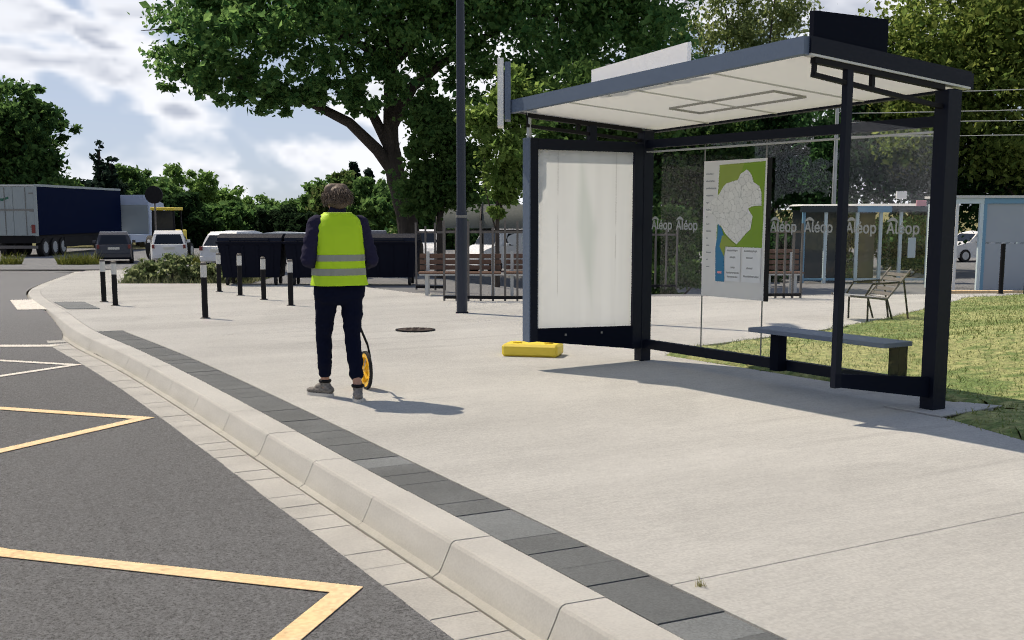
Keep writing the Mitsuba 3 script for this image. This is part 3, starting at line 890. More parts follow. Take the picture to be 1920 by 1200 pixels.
slat_bench(-0.95, 21.55, -0.01, 1.5, 'brown slatted bench behind the bar barrier, left of the lamp post base')
slat_bench(0.65, 21.6, -0.01, 1.6, 'brown slatted bench behind the bar barrier beside the poster case')
slat_bench(5.15, 22.6, -0.06, 0.8, 'short brown slatted seat behind the glass right of the map', 4)

key = thing('lounge_chair', 'reclining metal lounge chair on the path behind the shelter glass', 'chair')
cx, cy = 5.02, 16.5
P_ = lambda m: place(m, (cx, cy, 0), (0.98, 0.19, 0), (-0.19, 0.98, 0))
part(key, 'seat', P_(hull([(sx, sy, (0.35 if sx < 0 else 0.30) + d) for sx in (-0.42, 0.12) for sy in (-0.26, 0.26) for d in (0, 0.025)])), 'galvanised')
for i in range(6):
    x0, z0 = 0.13 + i * 0.055, 0.31 + i * 0.065
    part(key, 'back_slat', P_(bar((x0, -0.26, z0), (x0, 0.26, z0), 0.012, 0.05, (0.5, 0, 0.8))), 'dull_metal')
for sy in (-0.28, 0.28):
    part(key, 'frame_tube', P_(tube([(-0.43, sy, 0.36), (0.12, sy, 0.31), (0.47, sy, 0.72)], 0.016, 8)), 'dull_metal', 40)
    part(key, 'leg', P_(rod((-0.16, sy, 0.35), (-0.16, sy, 0.0), 0.014)), 'black_metal', 40)
    part(key, 'leg', P_(rod((0.12, sy, 0.32), (0.22, sy, 0.0), 0.014)), 'black_metal', 40)
    part(key, 'leg', P_(rod((0.36, sy, 0.58), (0.46, sy, 0.0), 0.014)), 'black_metal', 40)
    part(key, 'armrest', P_(tube([(-0.2, sy, 0.36), (-0.1, sy, 0.52), (0.33, sy, 0.54)], 0.014, 8)), 'black_metal', 40)

# ------------------------------------------------------------------ the person with the measuring wheel
PK = thing('person', 'person seen from behind in yellow hi-vis vest and navy clothes, hands on a measuring wheel', 'person')
HD, RT, PO = np.array([-0.40, 0.9165, 0.0]), np.array([0.9165, 0.40, 0.0]), np.array([-1.385, 9.42, 0.0])


def pw(m):
    return place(m, PO, RT, HD)


def sph(c, r):
    m = trimesh.creation.icosphere(2, 1.0)
    return m.vertices * np.asarray(r, float) + np.asarray(c, float)


def bone(*balls):
    return m3.Manifold.hull_points(np.vstack([sph(c, r) for c, r in balls]).astype(np.float64))


def fuse(bones, length=0.02, it=10, smooth=True):
    u = m3.Manifold.batch_boolean(bones, m3.OpType.Add)
    u = u.refine_to_length(length)
    q = u.to_mesh()
    m = trimesh.Trimesh(q.vert_properties[:, :3], q.tri_verts)
    if smooth:
        trimesh.smoothing.filter_taubin(m, 0.5, 0.53, it)
    return m


def crease(m, amp, freq, seed, zs=2.0):
    v = np.array(m.vertices)
    d = (meshkit.fbm(np.column_stack([v[:, 0] * freq, v[:, 1] * freq, v[:, 2] * freq * zs]), 3, seed) - 0.5) * 2 * amp
    m.vertices = v + m.vertex_normals * d[:, None]
    return m


J = dict(hipL=(-0.085, 0, 0.90), hipR=(0.085, 0, 0.90), knL=(-0.098, 0.15, 0.50), knR=(0.098, -0.01, 0.49), anL=(-0.085, 0.19, 0.095), anR=(0.085, -0.185, 0.10),
         shL=(-0.175, 0.0, 1.405), shR=(0.175, 0.0, 1.405), elL=(-0.255, -0.035, 1.13), elR=(0.255, -0.05, 1.12), wrL=(-0.09, 0.18, 1.06), wrR=(0.145, 0.19, 1.04))
# body: one continuous skin surface
bb = [bone((J['hipL'], 0.10), (J['hipR'], 0.10)), bone(((-0.07, 0, 0.98), 0.115), ((0.07, 0, 0.98), 0.115), ((-0.09, 0.01, 1.28), 0.11), ((0.09, 0.01, 1.28), 0.11)),
      bone(((-0.10, 0.01, 1.28), 0.10), ((0.10, 0.01, 1.28), 0.10), ((-0.13, 0, 1.40), 0.055), ((0.13, 0, 1.40), 0.055)), bone(((0, 0, 1.40), 0.06), ((0, 0.02, 1.52), 0.052)),
      bone(((0, 0.02, 1.50), 0.05), ((0, 0.035, 1.60), 0.075))]
for sd in 'LR':
    h, k, a, s_, e_, w_ = (J[q + sd] for q in ('hip', 'kn', 'an', 'sh', 'el', 'wr'))
    f = 1 if sd == 'R' else -1
    bb += [bone((h, 0.080), (k, 0.048)), bone((k, 0.046), ((np.array(k) * 0.62 + np.array(a) * 0.38) - (0, 0.010, 0), 0.043), (a, 0.033)),
           bone((s_, 0.052), (e_, 0.040)), bone((e_, 0.040), (w_, 0.026))]
    toe = np.array(a) + ((-0.07, 0.13, -0.06) if sd == 'L' else (0.03, 0.15, -0.06))
    bb += [bone((a, 0.036), (np.array(a) + (0, -0.012, -0.05), 0.022)), bone((np.array(a) + (0, -0.01, -0.05), 0.02), (np.array(a) * 0.4 + toe * 0.6 - (0, 0, 0.01), 0.014))]
# head: skull, jaw, nose, ears
bb += [m3.Manifold.hull_points(np.vstack([sph((0, 0.025, 1.625), (0.076, 0.092, 0.090)), sph((0, 0.085, 1.545), (0.035, 0.035, 0.03))]).astype(np.float64)),
       bone(((0, 0.118, 1.60), 0.012), ((0, 0.130, 1.58), 0.014)), bone(((-0.078, 0.02, 1.60), 0.018), ((-0.080, 0.012, 1.625), 0.02)), bone(((0.078, 0.02, 1.60), 0.018), ((0.080, 0.012, 1.625), 0.02))]
# hands with five fingers: right closed on the grip, left relaxed before the belly
GRIP_A, GRIP_B = np.array([0.055, 0.262, 1.035]), np.array([0.095, 0.285, 0.93])


def hand(w, d, up, curl, f):
    d, up = np.array(d, float) / np.linalg.norm(d), np.array(up, float)
    side = np.cross(d, up)
    side /= np.linalg.norm(side)
    up = np.cross(side, d)
    w = np.array(w)
    out = [bone((w, 0.024), (w + d * 0.03 + side * 0.022, 0.016), (w + d * 0.03 - side * 0.022, 0.016), (w + d * 0.082 + side * 0.030, 0.012), (w + d * 0.085 - side * 0.030, 0.012))]
    for i, (o, l) in enumerate(((0.030, 0.070), (0.010, 0.080), (-0.011, 0.074), (-0.031, 0.058))):
        p0 = w + d * 0.08 + side * o
        dd, p = d.copy(), p0
        for k in range(3):
            ang = curl * (0.8 + 0.12 * i) * (k + 0.6)
            dd = d * math.cos(ang) - up * math.sin(ang)
            q = p + dd * l * (0.42, 0.32, 0.26)[k]
            out.append(bone((p, 0.0095 - 0.001 * k), (q, 0.0088 - 0.001 * k)))
            p = q
    t0 = w + d * 0.03 + side * 0.024 * f
    t1 = t0 + d * 0.025 + side * 0.028 * f - up * 0.012
    out += [bone((t0, 0.013), (t1, 0.011)), bone((t1, 0.011), (t1 + d * 0.03 + side * 0.004 * f - up * 0.02, 0.009))]
    return out


bb += hand(J['wrR'], GRIP_A - np.array(J['wrR']) + (0, 0, -0.01), (0.2, 0.2, 1.0), 0.75, -1)
bb += hand(J['wrL'], (0.75, 0.55, -0.10), (-0.4, 0.4, 0.8), 0.35, -1)
part(PK, 'body', pw(fuse(bb, 0.012, 6)), 'skin', True)
for sx in (-0.03, 0.03):
    part(PK, 'eye', pw(trimesh.Trimesh(sph((sx, 0.105, 1.615), 0.011), trimesh.creation.icosphere(2).faces)), 'white_paint', True)
part(PK, 'mouth', pw(hull(np.vstack([sph((-0.018, 0.117, 1.555), 0.006), sph((0.018, 0.117, 1.555), 0.006)]))), 'tail_red', True)
# hair: tousled, to the nape
hm = fuse([m3.Manifold.hull_points(np.vstack([sph((0, 0.005, 1.638), (0.103, 0.108, 0.088)), sph((0, -0.04, 1.575), (0.080, 0.060, 0.050))]).astype(np.float64)),
           bone(((-0.06, -0.01, 1.675), 0.048), ((0.03, -0.02, 1.685), 0.044)), bone(((0.07, 0.02, 1.65), 0.042), ((0.06, -0.05, 1.59), 0.038)), bone(((-0.08, 0.03, 1.63), 0.038), ((-0.06, -0.05, 1.585), 0.038))], 0.008, 3)
cutb = np.array(hm.vertices)
hm = crease(hm, 0.009, 26, 3, 0.6)
part(PK, 'hair', pw(hm), 'hair', True)
locks = []
for i in range(1500):
    a_, e_ = rng.uniform(-np.pi, np.pi), rng.uniform(-0.6, 1.4)
    dv_ = np.array([math.cos(e_) * math.sin(a_), -math.cos(e_) * math.cos(a_), math.sin(e_)])
    if dv_[1] > 0.55 and dv_[2] < 0.5:
        continue
    c_ = np.array([0, 0.0, 1.63]) + dv_ * (0.101, 0.105, 0.087)
    dn = np.array([dv_[0] * 0.35 + rng.normal(0, 0.25), dv_[1] * 0.35 + rng.normal(0, 0.25), -0.75])
    p2 = c_ + dn / np.linalg.norm(dn) * rng.uniform(0.02, 0.05) + dv_ * 0.006
    locks.append(tube([c_, (c_ + p2) / 2 + dv_ * 0.006, p2], [0.0028, 0.0026, 0.001], 3))
key = part(PK, 'hair_strands', pw(cat(locks)), 'hair', True)
labels[key] = {'kind': 'stuff'}
# jumper: sleeves and collar
jb = [bone(((-0.08, 0, 0.99), 0.122), ((0.08, 0, 0.99), 0.122), ((-0.10, 0.01, 1.28), 0.118), ((0.10, 0.01, 1.28), 0.118)), bone(((-0.10, 0.01, 1.28), 0.115), ((0.10, 0.01, 1.28), 0.115), ((-0.14, 0, 1.40), 0.066), ((0.14, 0, 1.40), 0.066)),
      bone(((-0.05, 0.0, 1.44), 0.05), ((0.05, 0.0, 1.44), 0.05), ((0, 0.005, 1.505), 0.066)), bone(((0, 0.005, 1.485), 0.072), ((0, 0.01, 1.515), 0.069))]
for sd in 'LR':
    s_, e_, w_ = np.array(J['sh' + sd]), np.array(J['el' + sd]), np.array(J['wr' + sd])
    ce = w_ + (e_ - w_) * 0.10
    jb += [bone((s_, 0.075), (s_ * 0.5 + e_ * 0.5, 0.062), (e_, 0.060)), bone((e_, 0.060), (ce, 0.040)), bone((ce, 0.042), (ce + (w_ - e_) * 0.05, 0.036)), bone((s_, 0.07), (s_ * (0.55, 1, 1.0), 0.07))]
part(PK, 'jumper', pw(crease(fuse(jb, 0.012, 7), 0.012, 14, 9)), 'jumper', True)
# trousers rolled above bare ankles
tb = [bone(((-0.085, 0.0, 0.97), 0.118), ((0.085, 0.0, 0.97), 0.118), ((-0.095, -0.01, 0.87), 0.112), ((0.095, -0.01, 0.87), 0.112))]
for sd in 'LR':
    h, k, a = np.array(J['hip' + sd]), np.array(J['kn' + sd]), np.array(J['an' + sd])
    cu = a + (k - a) * 0.33
    tb += [bone((h + ((0.014 if sd == 'R' else -0.014), -0.005, -0.02), 0.100), (h * 0.5 + k * 0.5, 0.078), (k, 0.064)), bone((k, 0.064), (k * 0.5 + a * 0.5 - (0, 0.012, 0), 0.060), (cu, 0.052)), bone((cu + (k - a) * 0.05, 0.056), (cu - (k - a) * 0.05, 0.054))]
part(PK, 'trousers', pw(crease(fuse(tb, 0.012, 6), 0.013, 10, 21, 1.9)), 'trousers', True)
# vest: lofted shell with arm holes and neckline
VZ = [(0.925, 0.205, 0.150, 0.0), (0.99, 0.203, 0.150, 0.0), (1.08, 0.198, 0.150, 0.0), (1.17, 0.196, 0.148, 0.0), (1.25, 0.193, 0.146, 0.003), (1.32, 0.190, 0.140, 0.004), (1.39, 0.186, 0.124, 0.004), (1.44, 0.170, 0.100, 0.002), (1.475, 0.130, 0.084, 0.0), (1.497, 0.092, 0.078, 0.0)]


def ring_at(z, grow=0.0, n=64):
    zz = [q[0] for q in VZ]
    a, b, c = (np.interp(z, zz, [q[i] for q in VZ]) for i in (1, 2, 3))
    th = np.arange(n) / n * 2 * np.pi
    ex = 2 / 2.5
    return np.stack([np.sign(np.cos(th)) * np.abs(np.cos(th)) ** ex * (a + grow), np.sign(np.sin(th)) * np.abs(np.sin(th)) ** ex * (b + grow) + c, np.full(n, z)], 1)


def loft(zs, grow, keep=None, n=64):
    v = np.vstack([ring_at(z, grow, n) for z in zs])
    th = np.arange(n) / n * 2 * np.pi
    f = []
    for i in range(len(zs) - 1):
        for j in range(n):
            k = (j + 1) % n
            if keep is None or keep(zs[i], th[j] + np.pi / n):
                f += [[i * n + j, i * n + k, (i + 1) * n + k], [i * n + j, (i + 1) * n + k, (i + 1) * n + j]]
    m = trimesh.Trimesh(v, np.array(f), process=False)
    m.remove_unreferenced_vertices()
    return m


def fold(m, amp=0.013):
    v = np.array(m.vertices)
    w = sstep(1.48, 1.2, v[:, 2])
    a = np.arctan2(v[:, 1], v[:, 0])
    d = amp * (meshkit.fbm(np.column_stack([a * 3.2, v[:, 2] * 2.2, 0 * a]), 3, 31) - 0.5) * 2 + 0.004 * np.sin(a * 9 + v[:, 2] * 6) * sstep(1.2, 0.93, v[:, 2])
    r = np.column_stack([np.cos(a), np.sin(a), 0 * a])
    m.vertices = v + r * (d * w + 0.012 * sstep(1.0, 0.925, v[:, 2]))[:, None]
    return m


def armhole(z, th):
    side = min(abs((th % (2 * np.pi)) - 0), abs((th % (2 * np.pi)) - np.pi), abs((th % (2 * np.pi)) - 2 * np.pi))
    h = (z - 1.31) / 0.145
    return not (abs(h) < 1 and side < 0.42 * math.sqrt(1 - h * h) + 0.02)


zs = np.linspace(0.925, 1.497, 70)
part(PK, 'vest', pw(fold(loft(zs, 0.012, armhole, 96))), 'vest', True)
for z0, z1 in ((1.006, 1.060), (1.118, 1.168)):
    part(PK, 'reflective_band', pw(fold(loft(np.linspace(z0, z1, 8), 0.0155, None, 96))), 'vest_band', True)
th_ = np.linspace(0, 2 * np.pi, 40)
for sgn in (0, 1):
    pts = []
    for t_ in np.linspace(0, 2 * np.pi, 36):
        z = 1.31 + 0.145 * math.sin(t_)
        th = (np.pi if sgn else 0) + 0.43 * math.cos(t_)
        r_ = ring_at(z, 0.013, 64)
        k = (th / (2 * np.pi) * 64) % 64
        i0 = int(k)
        pts.append(r_[i0] * (1 - k + i0) + r_[(i0 + 1) % 64] * (k - i0))
    part(PK, 'vest_piping', pw(tube(pts, 0.006, 6)), 'vest_edge', True)
r_ = ring_at(1.497, 0.013, 48)
part(PK, 'vest_piping', pw(tube(np.vstack([r_, r_[:1]]), 0.006, 6)), 'vest_edge', True)
# shoes
for sd in 'LR':
    a = np.array(J['an' + sd])
    ang = math.radians(38 if sd == 'L' else -14)
    fx_, fy_ = np.array([math.cos(ang), math.sin(ang), 0]), np.array([-math.sin(ang), math.cos(ang), 0])
    lift = 0.022 if sd == 'R' else 0.0
    up_ = fuse([bone(((0, -0.045, 0.055), (0.036, 0.04, 0.035)), ((0, 0.06, 0.05), (0.04, 0.05, 0.03)), ((0.004, 0.15, 0.042), (0.040, 0.035, 0.024))), bone(((0, -0.03, 0.07), 0.034), ((0, 0.0, 0.105), 0.040)), bone(((0, 0.0, 0.095), 0.038), ((0, 0.07, 0.065), 0.034))], 0.01, 5)
    sole = hull([(math.cos(t_) * 0.043, 0.052 + math.sin(t_) * 0.137, z) for t_ in np.linspace(0, 2 * np.pi, 28) for z in (0.0, 0.026)])
    o = (a[0], a[1], 0.0)
    sh_ = part(PK, 'shoe', pw(place(up_, o, fx_, fy_)), 'shoe', True)
    part(sh_, 'sole', pw(place(sole, o, fx_, fy_)), 'shoe_sole')
    part(sh_, 'collar', pw(place(tube([(math.cos(t_) * 0.040, math.sin(t_) * 0.040, 0.128) for t_ in np.linspace(0, 2 * np.pi, 18)], 0.014, 6), o, fx_, fy_)), 'black_metal', True)

# measuring wheel held by the right hand
MW = thing('measuring_wheel', 'yellow measuring wheel with black tyre held by the walking person', 'measuring wheel')
hub = np.array([0.335, 0.430, 0.165])
ax_ = np.array([1.0, 0.0, 0.0])


def disc(r0, r1, w, x=0.0):
    m = trimesh.creation.annulus(r0, r1, w, sections=40)
    return pw(place(m, hub + ax_ * x, (0, 1, 0), (0, 0, 1), (1, 0, 0)))


part(MW, 'tyre', disc(0.145, 0.163, 0.026), 'rubber', 35)
part(MW, 'rim', disc(0.108, 0.1445, 0.020), 'wheel_yellow', 35)
for i in range(5):
    t_ = i * 2 * np.pi / 5
    part(MW, 'spoke', pw(bar(hub + np.array([0, math.cos(t_), math.sin(t_)]) * 0.03, hub + np.array([0, math.cos(t_), math.sin(t_)]) * 0.112, 0.016, 0.05, (1, 0, 0)).copy()), 'wheel_yellow')
part(MW, 'hub', disc(0.006, 0.042, 0.034), 'wheel_yellow', 35)
fk = hub + np.array([0.028, 0, 0])
top = np.array([0.232, 0.262, 0.99])
part(MW, 'fork', pw(tube([hub + (0.022, 0, 0), hub + (0.03, -0.03, 0.12), hub + (0.0, -0.05, 0.24)], 0.009, 8)), 'black_metal', True)
part(MW, 'handle_tube', pw(rod(hub + (0.0, -0.05, 0.23), GRIP_B, 0.010, 10)), 'black_metal', True)
part(MW, 'counter', pw(place(box(-0.03, 0.03, -0.04, 0.04, -0.03, 0.03, 0.008), hub + (-0.165, -0.115, 0.62), (1, 0, 0), (0, 0.94, -0.34), (0, 0.34, 0.94))), 'wheel_yellow')
part(MW, 'grip', pw(rod(GRIP_B, GRIP_A + (-0.01, -0.02, 0.03), 0.016, 10)), 'rubber', True)
part(MW, 'kick_stand', pw(rod(hub + (-0.02, 0, 0.0), hub + (-0.03, -0.10, 0.10), 0.005, 6)), 'galvanised', True)

# ------------------------------------------------------------------ vehicles
def wheel_parts(P_, key, x, y, r, w):
    c = trimesh.creation.cylinder(r, w, sections=22)
    k = part(key, 'wheel', P_(place(c, (x, y, r), (0, 1, 0), (0, 0, 1), (1, 0, 0))), 'rubber', 35)
    sx = 1 if x > 0 else -1
    c = trimesh.creation.cylinder(r * 0.64, 0.02, sections=18)
    part(k, 'rim', P_(place(c, (x + sx * (w / 2 + 0.004), y, r), (0, 1, 0), (0, 0, 1), (1, 0, 0))), 'galvanised', 35)


def smooth_body(prof, wb, wt, zb, zt, inset=0.0):
    """extruded side profile whose width narrows with height and towards the ends: list of (y, z)"""
    pts = sg.Polygon(prof).buffer(0.05).buffer(-0.05).buffer(-0.04).buffer(0.04)
    m = trimesh.creation.extrude_polygon(pts, 2.0, engine='earcut').subdivide_to_size(0.22, max_iter=8)
    m = place(m, (-1, 0, 0), (0, 1, 0), (0, 0, 1), (1, 0, 0))
    v = np.array(m.vertices)
    y0, y1 = v[:, 1].min(), v[:, 1].max()
    t = np.clip((v[:, 2] - zb) / (zt - zb), 0, 1)
    e = np.clip(np.abs((v[:, 1] - (y0 + y1) / 2) / ((y1 - y0) / 2)), 0, 1)
    half = (wb + (wt - wb) * t ** 1.5) * (1 - 0.13 * e ** 4)
    v[:, 0] *= half
    m.vertices = v
    return m


def car(x, y, rot, body, label, L=4.1, H=1.48, wd=1.74, boxy=0.0, name='parked_car', catn='car'):
    """front towards local +y"""
    key = thing(name, label, catn, 'parked cars and vans')
    z0 = float(terr(x, y)) - 0.02
    c, s_ = math.cos(rot), math.sin(rot)
    P_ = lambda m: place(m, (x, y, z0), (c, s_, 0), (-s_, c, 0))
    h, f = wd / 2, L / 2
    belt = 0.60 * H
    hood = 0.64 * H
    low = [(-f, 0.34), (-f - 0.02, 0.52), (-f + 0.05, belt), (f - 1.0 + 0.25 * boxy, hood), (f - 0.25, 0.52 * H), (f - 0.01, 0.40 * H), (f, 0.30), (f - 0.1, 0.22), (-f + 0.15, 0.22)]
    part(key, 'body', P_(smooth_body(low, h, h * 0.95, 0.3, belt)), body, 40)
    rb, rf = -f + 0.10 + 0.0 * boxy, f - 1.05 + 0.3 * boxy
    SL = 0.40 - 0.30 * boxy
    cab = [(rb, belt - 0.05), (rb + SL, H - 0.14), (rb + SL + 0.22, H - 0.02), (rf - 1.15 + 0.35 * boxy, H), (rf - 0.62 + 0.35 * boxy, H - 0.08), (rf, hood - 0.04)]
    part(key, 'cabin', P_(smooth_body(cab, h * 0.93, h * 0.70, belt, H)), body, 40)
    zr0, zr1 = belt + 0.03, H - 0.16
    yr = lambda z: rb + SL * (z - belt + 0.05) / (H - 0.14 - belt + 0.05)
    hw = lambda z: (h * 0.93 + (h * 0.70 - h * 0.93) * np.clip((z - belt) / (H - belt), 0, 1) ** 1.5)
    part(key, 'rear_window', P_(hull([(sx * (hw(z) - 0.15), yr(z) + d, z) for sx in (-1, 1) for z in (zr0, zr1) for d in (-0.022, 0.02)])), 'car_glass')
    yf = lambda z: (rf - 0.62 + 0.35 * boxy) + (0.62 - 0.35 * boxy) * (H - 0.08 - z) / (H - 0.08 - hood + 0.04)
    part(key, 'windscreen', P_(hull([(sx * (hw(z) - 0.12), yf(z) + d, z) for sx in (-1, 1) for z in (hood + 0.05, H - 0.13) for d in (-0.02, 0.03)])), 'car_glass')
    for sx in (-1, 1):
        ym = (rb + rf) / 2
        for (ya, yb_) in ((rb + 0.34, ym - 0.06), (ym + 0.0, rf - 0.42)):
            part(key, 'side_window', P_(hull([(sx * (hw(z) * 0.985 + d), yy, z) for z in (belt + 0.04, H - 0.17) for yy in ((ya + (0.12 if z > belt + .1 and ya < ym - .5 else 0)), yb_ - (0.3 if z > belt + .1 and yb_ > ym + .2 else 0)) for d in (-0.03, 0.008)])), 'car_glass')
        part(key, 'tail_lamp', P_(hull([(sx * (h * 0.86 + a_), -f + b_, z) for a_ in (-0.11, 0.01) for b_ in (-0.045, 0.10) for z in (belt - 0.17, belt + 0.0)])), 'tail_red')
        part(key, 'headlight', P_(hull([(sx * (h * 0.82 + a_), f - 0.22 + b_, z) for a_ in (-0.22, 0.02) for b_ in (-0.06, 0.17 + 0.04) for z in (0.46 * H, 0.40 * H)])), 'head_lamp')
        part(key, 'mirror', P_(box(sx * h * 1.06 - 0.08, sx * h * 1.06 + 0.08, rf - 0.55, rf - 0.42, belt + 0.03, belt + 0.17, 0.03)), body)
        wheel_parts(P_, key, sx * (h - 0.1), -f + 0.75, 0.31, 0.2)
        wheel_parts(P_, key, sx * (h - 0.1), f - 0.8, 0.31, 0.2)
    part(key, 'number_plate', P_(box(-0.26, 0.26, -f - 0.032, -f + 0.02, belt - 0.22, belt - 0.11)), 'plate')
    part(key, 'number_plate', P_(box(-0.26, 0.26, f - 0.03, f + 0.012, 0.36, 0.46)), 'plate')
    part(key, 'bumper', P_(box(-h * 0.86, h * 0.86, -f - 0.05, -f + 0.15, 0.30, 0.50, 0.04)), body)
    part(key, 'bumper', P_(box(-h * 0.80, h * 0.80, f - 0.2, f + 0.02, 0.20, 0.36, 0.05)), 'rubber')
    return key


car(-19.4, 57.6, 0.31, 'car_navy', 'dark navy hatchback parked rear-on in front of the lorry', H=1.50)
car(-16.5, 56.8, 0.28, 'car_white', 'white hatchback parked rear-on between dark hatchback and white estate', H=1.56)
car(-11.65, 51.0, -0.25, 'car_white', 'white estate car parked at an angle behind the left end of the bins', L=4.6, H=1.52)
car(-11.2, 56.0, 1.45, 'car_silver', 'silver car showing only its roof above the bins', L=4.5, H=1.50)
car(-6.8, 58.0, 0.1, 'car_navy', 'dark blue car half hidden behind the bins right of the person', H=1.55)
car(-4.05, 52.5, math.pi + 0.1, 'car_white', 'white car facing the camera between tree trunk and lamp post', L=4.3, H=1.62)
car(0.0, 48.0, math.pi - 0.95, 'car_white', 'white van parked behind the benches, left of the poster case', L=4.4, H=1.75, boxy=0.8, catn='van', name='parked_van')
car(23.2, 59.0, 1.9, 'car_white', 'white car seen through the open bay of the blue cabin', L=4.3, H=1.5)

# the lorry
TK = thing('lorry', 'articulated lorry with dark blue curtain trailer and pale rear doors', 'lorry')
tz = -0.92
ta = 0.012
PT = lambda m: place(m, (-27.0, 64.2, tz), (math.cos(ta), -math.sin(ta), 0), (math.sin(ta), math.cos(ta), 0))
part(TK, 'curtain_side', PT(box(-1.24, 1.26, 0.12, 13.4, 1.18, 3.80, 0.02)), 'tarp')
part(TK, 'roof_rail', PT(box(1.20, 1.285, 0.0, 13.45, 3.80, 3.93)), 'trailer_white')
part(TK, 'roof_rail', PT(box(-1.285, -1.20, 0.0, 13.45, 3.80, 3.93)), 'trailer_white')
part(TK, 'roof', PT(box(-1.2, 1.2, 0.0, 13.4, 3.80, 3.90)), 'offwhite')
part(TK, 'rear_frame', PT(box(1.13, 1.28, 0.0, 0.12, 1.14, 3.80)), 'trailer_white')
part(TK, 'rear_frame', PT(box(-1.28, -1.13, 0.0, 0.12, 1.14, 3.80)), 'trailer_white')
for x0, x1 in ((-1.125, -0.008), (0.008, 1.125)):
    d = part(TK, 'rear_door', PT(box(x0, x1, 0.01, 0.08, 1.16, 3.78, 0.015)), 'trailer_white')
    part(d, 'lock_rod', PT(rod(((x0 + x1) / 2 + 0.12, -0.01, 1.2), ((x0 + x1) / 2 + 0.12, -0.01, 3.75), 0.02, 6)), 'grey_metal', True)
    for z in (1.6, 2.45, 3.4):
        part(d, 'hinge', PT(box((x0 if x0 < -1 else x1 - 0.25), (x0 + 0.25 if x0 < -1 else x1), -0.012, 0.009, z, z + 0.07)), 'grey_metal')
part(TK, 'door_bar', PT(box(-1.1, 1.1, -0.02, 0.008, 2.50, 2.60)), 'grey_metal')
lg = sg.Polygon([(-0.95, 3.05), (-0.55, 3.02), (-0.2, 3.16), (-0.25, 3.26), (-0.55, 3.16), (-0.9, 3.2)])
m = prism(lg, 0, 0.004)
part(TK, 'door_emblem', PT(place(m, (0.0, 0.004, 0.0), (1, 0, 0), (0, 0, 1), (0, -1, 0))), 'logo_green')
for sx in (-1.05, 1.05):
    part(TK, 'tail_lamp', PT(box(sx - 0.1, sx + 0.1, -0.03, 0.0, 1.3, 1.75)), 'tail_red')
part(TK, 'chassis', PT(box(-1.1, 1.1, 0.1, 13.3, 0.75, 1.18)), 'black_metal')
part(TK, 'under_run_bar', PT(box(-1.2, 1.2, 0.0, 0.12, 0.45, 0.62, 0.02)), 'dull_metal')
part(TK, 'side_guard', PT(box(1.15, 1.22, 3.8, 9.5, 0.45, 1.0)), 'black_metal')
for y in (1.2, 2.5, 3.8 - 0.1, 15.2, 18.4):
    for sx in (-1.0, 1.0):
        wheel_parts(PT, TK, sx, y, 0.5, 0.35)
ca = ta - 0.02
PC = lambda m: place(m, (-25.15, 77.9, tz), (math.cos(0.22), -math.sin(0.22), 0), (math.sin(0.22), math.cos(0.22), 0))
part(TK, 'cab', PC(hull([(sx, y, z) for sx in (-1.1, 1.22) for y, z in ((0.4, 0.7), (0.4, 3.1), (0.9, 3.35), (2.3, 3.0), (2.75, 1.9), (2.8, 0.7))])), 'cab_white')
part(TK, 'wind_deflector', PC(hull([(sx, y, z) for sx in (-1.1, 1.2) for y, z in ((0.35, 2.5), (0.35, 3.55), (1.7, 3.2), (1.5, 3.0))])), 'cab_white')
part(TK, 'cab_side_skirt', PC(box(-1.0, 1.2, -2.0, 0.38, 0.5, 1.0, 0.03)), 'cab_white')
part(TK, 'side_window', PC(box(1.20, 1.235, 1.35, 2.2, 2.0, 2.7)), 'car_glass')
part(TK, 'rear_wall', PC(box(-1.05, 1.15, 0.32, 0.42, 1.0, 2.9)), 'trailer_white')

# small work tractor with yellow roof
TR = thing('tractor', 'small work tractor with yellow cab roof behind the white hatchback', 'tractor')
PX = lambda m: place(m, (-17.9, 61.5, -0.92), (1, 0, 0), (0, 1, 0))
part(TR, 'cab_roof', PX(box(-0.62, 0.62, -0.8, 0.8, 2.52, 2.68, 0.05)), 'yellow_plastic')
for sx in (-0.56, 0.56):
    for sy in (-0.7, 0.65):
        part(TR, 'cab_pillar', PX(bar((sx, sy, 1.1), (sx * 0.95, sy * 0.95, 2.53), 0.08, 0.08, (0, 1, 0))), 'black_metal')
part(TR, 'rear_window', PX(box(-0.52, 0.52, -0.70, -0.67, 1.5, 2.5)), 'car_glass')
part(TR, 'bonnet', PX(box(-0.4, 0.4, 0.6, 2.2, 0.8, 1.5, 0.1)), 'yellow_plastic')
part(TR, 'body', PX(box(-0.55, 0.55, -0.75, 0.7, 0.6, 1.45, 0.05)), 'navy_matte')
for sx in (-0.75, 0.75):
    wheel_parts(PX, TR, sx, -0.3, 0.62, 0.32)
    wheel_parts(PX, TR, sx * 0.85, 1.7, 0.4, 0.25)

# round traffic mirror seen from behind
key = thing('traffic_mirror', 'round dark traffic mirror on a pole beside the lorry cab', 'traffic mirror')
q = (-17.6, 58.5)
part(key, 'pole', tube([(q[0], q[1], -0.95), (q[0], q[1], 2.1)], 0.04, 10), 'dull_metal', 40)
c = trimesh.creation.cylinder(0.43, 0.12, sections=28)
part(key, 'mirror_back', place(c, (q[0], q[1] - 0.1, 2.35), (1, 0, 0), (0, 0, 1), (0, -1, 0)), 'black_metal', 35)

# ------------------------------------------------------------------ kiosks behind the shelter
def kz(x, y):
    return float(ground_z(np.array(x), np.array(y)))


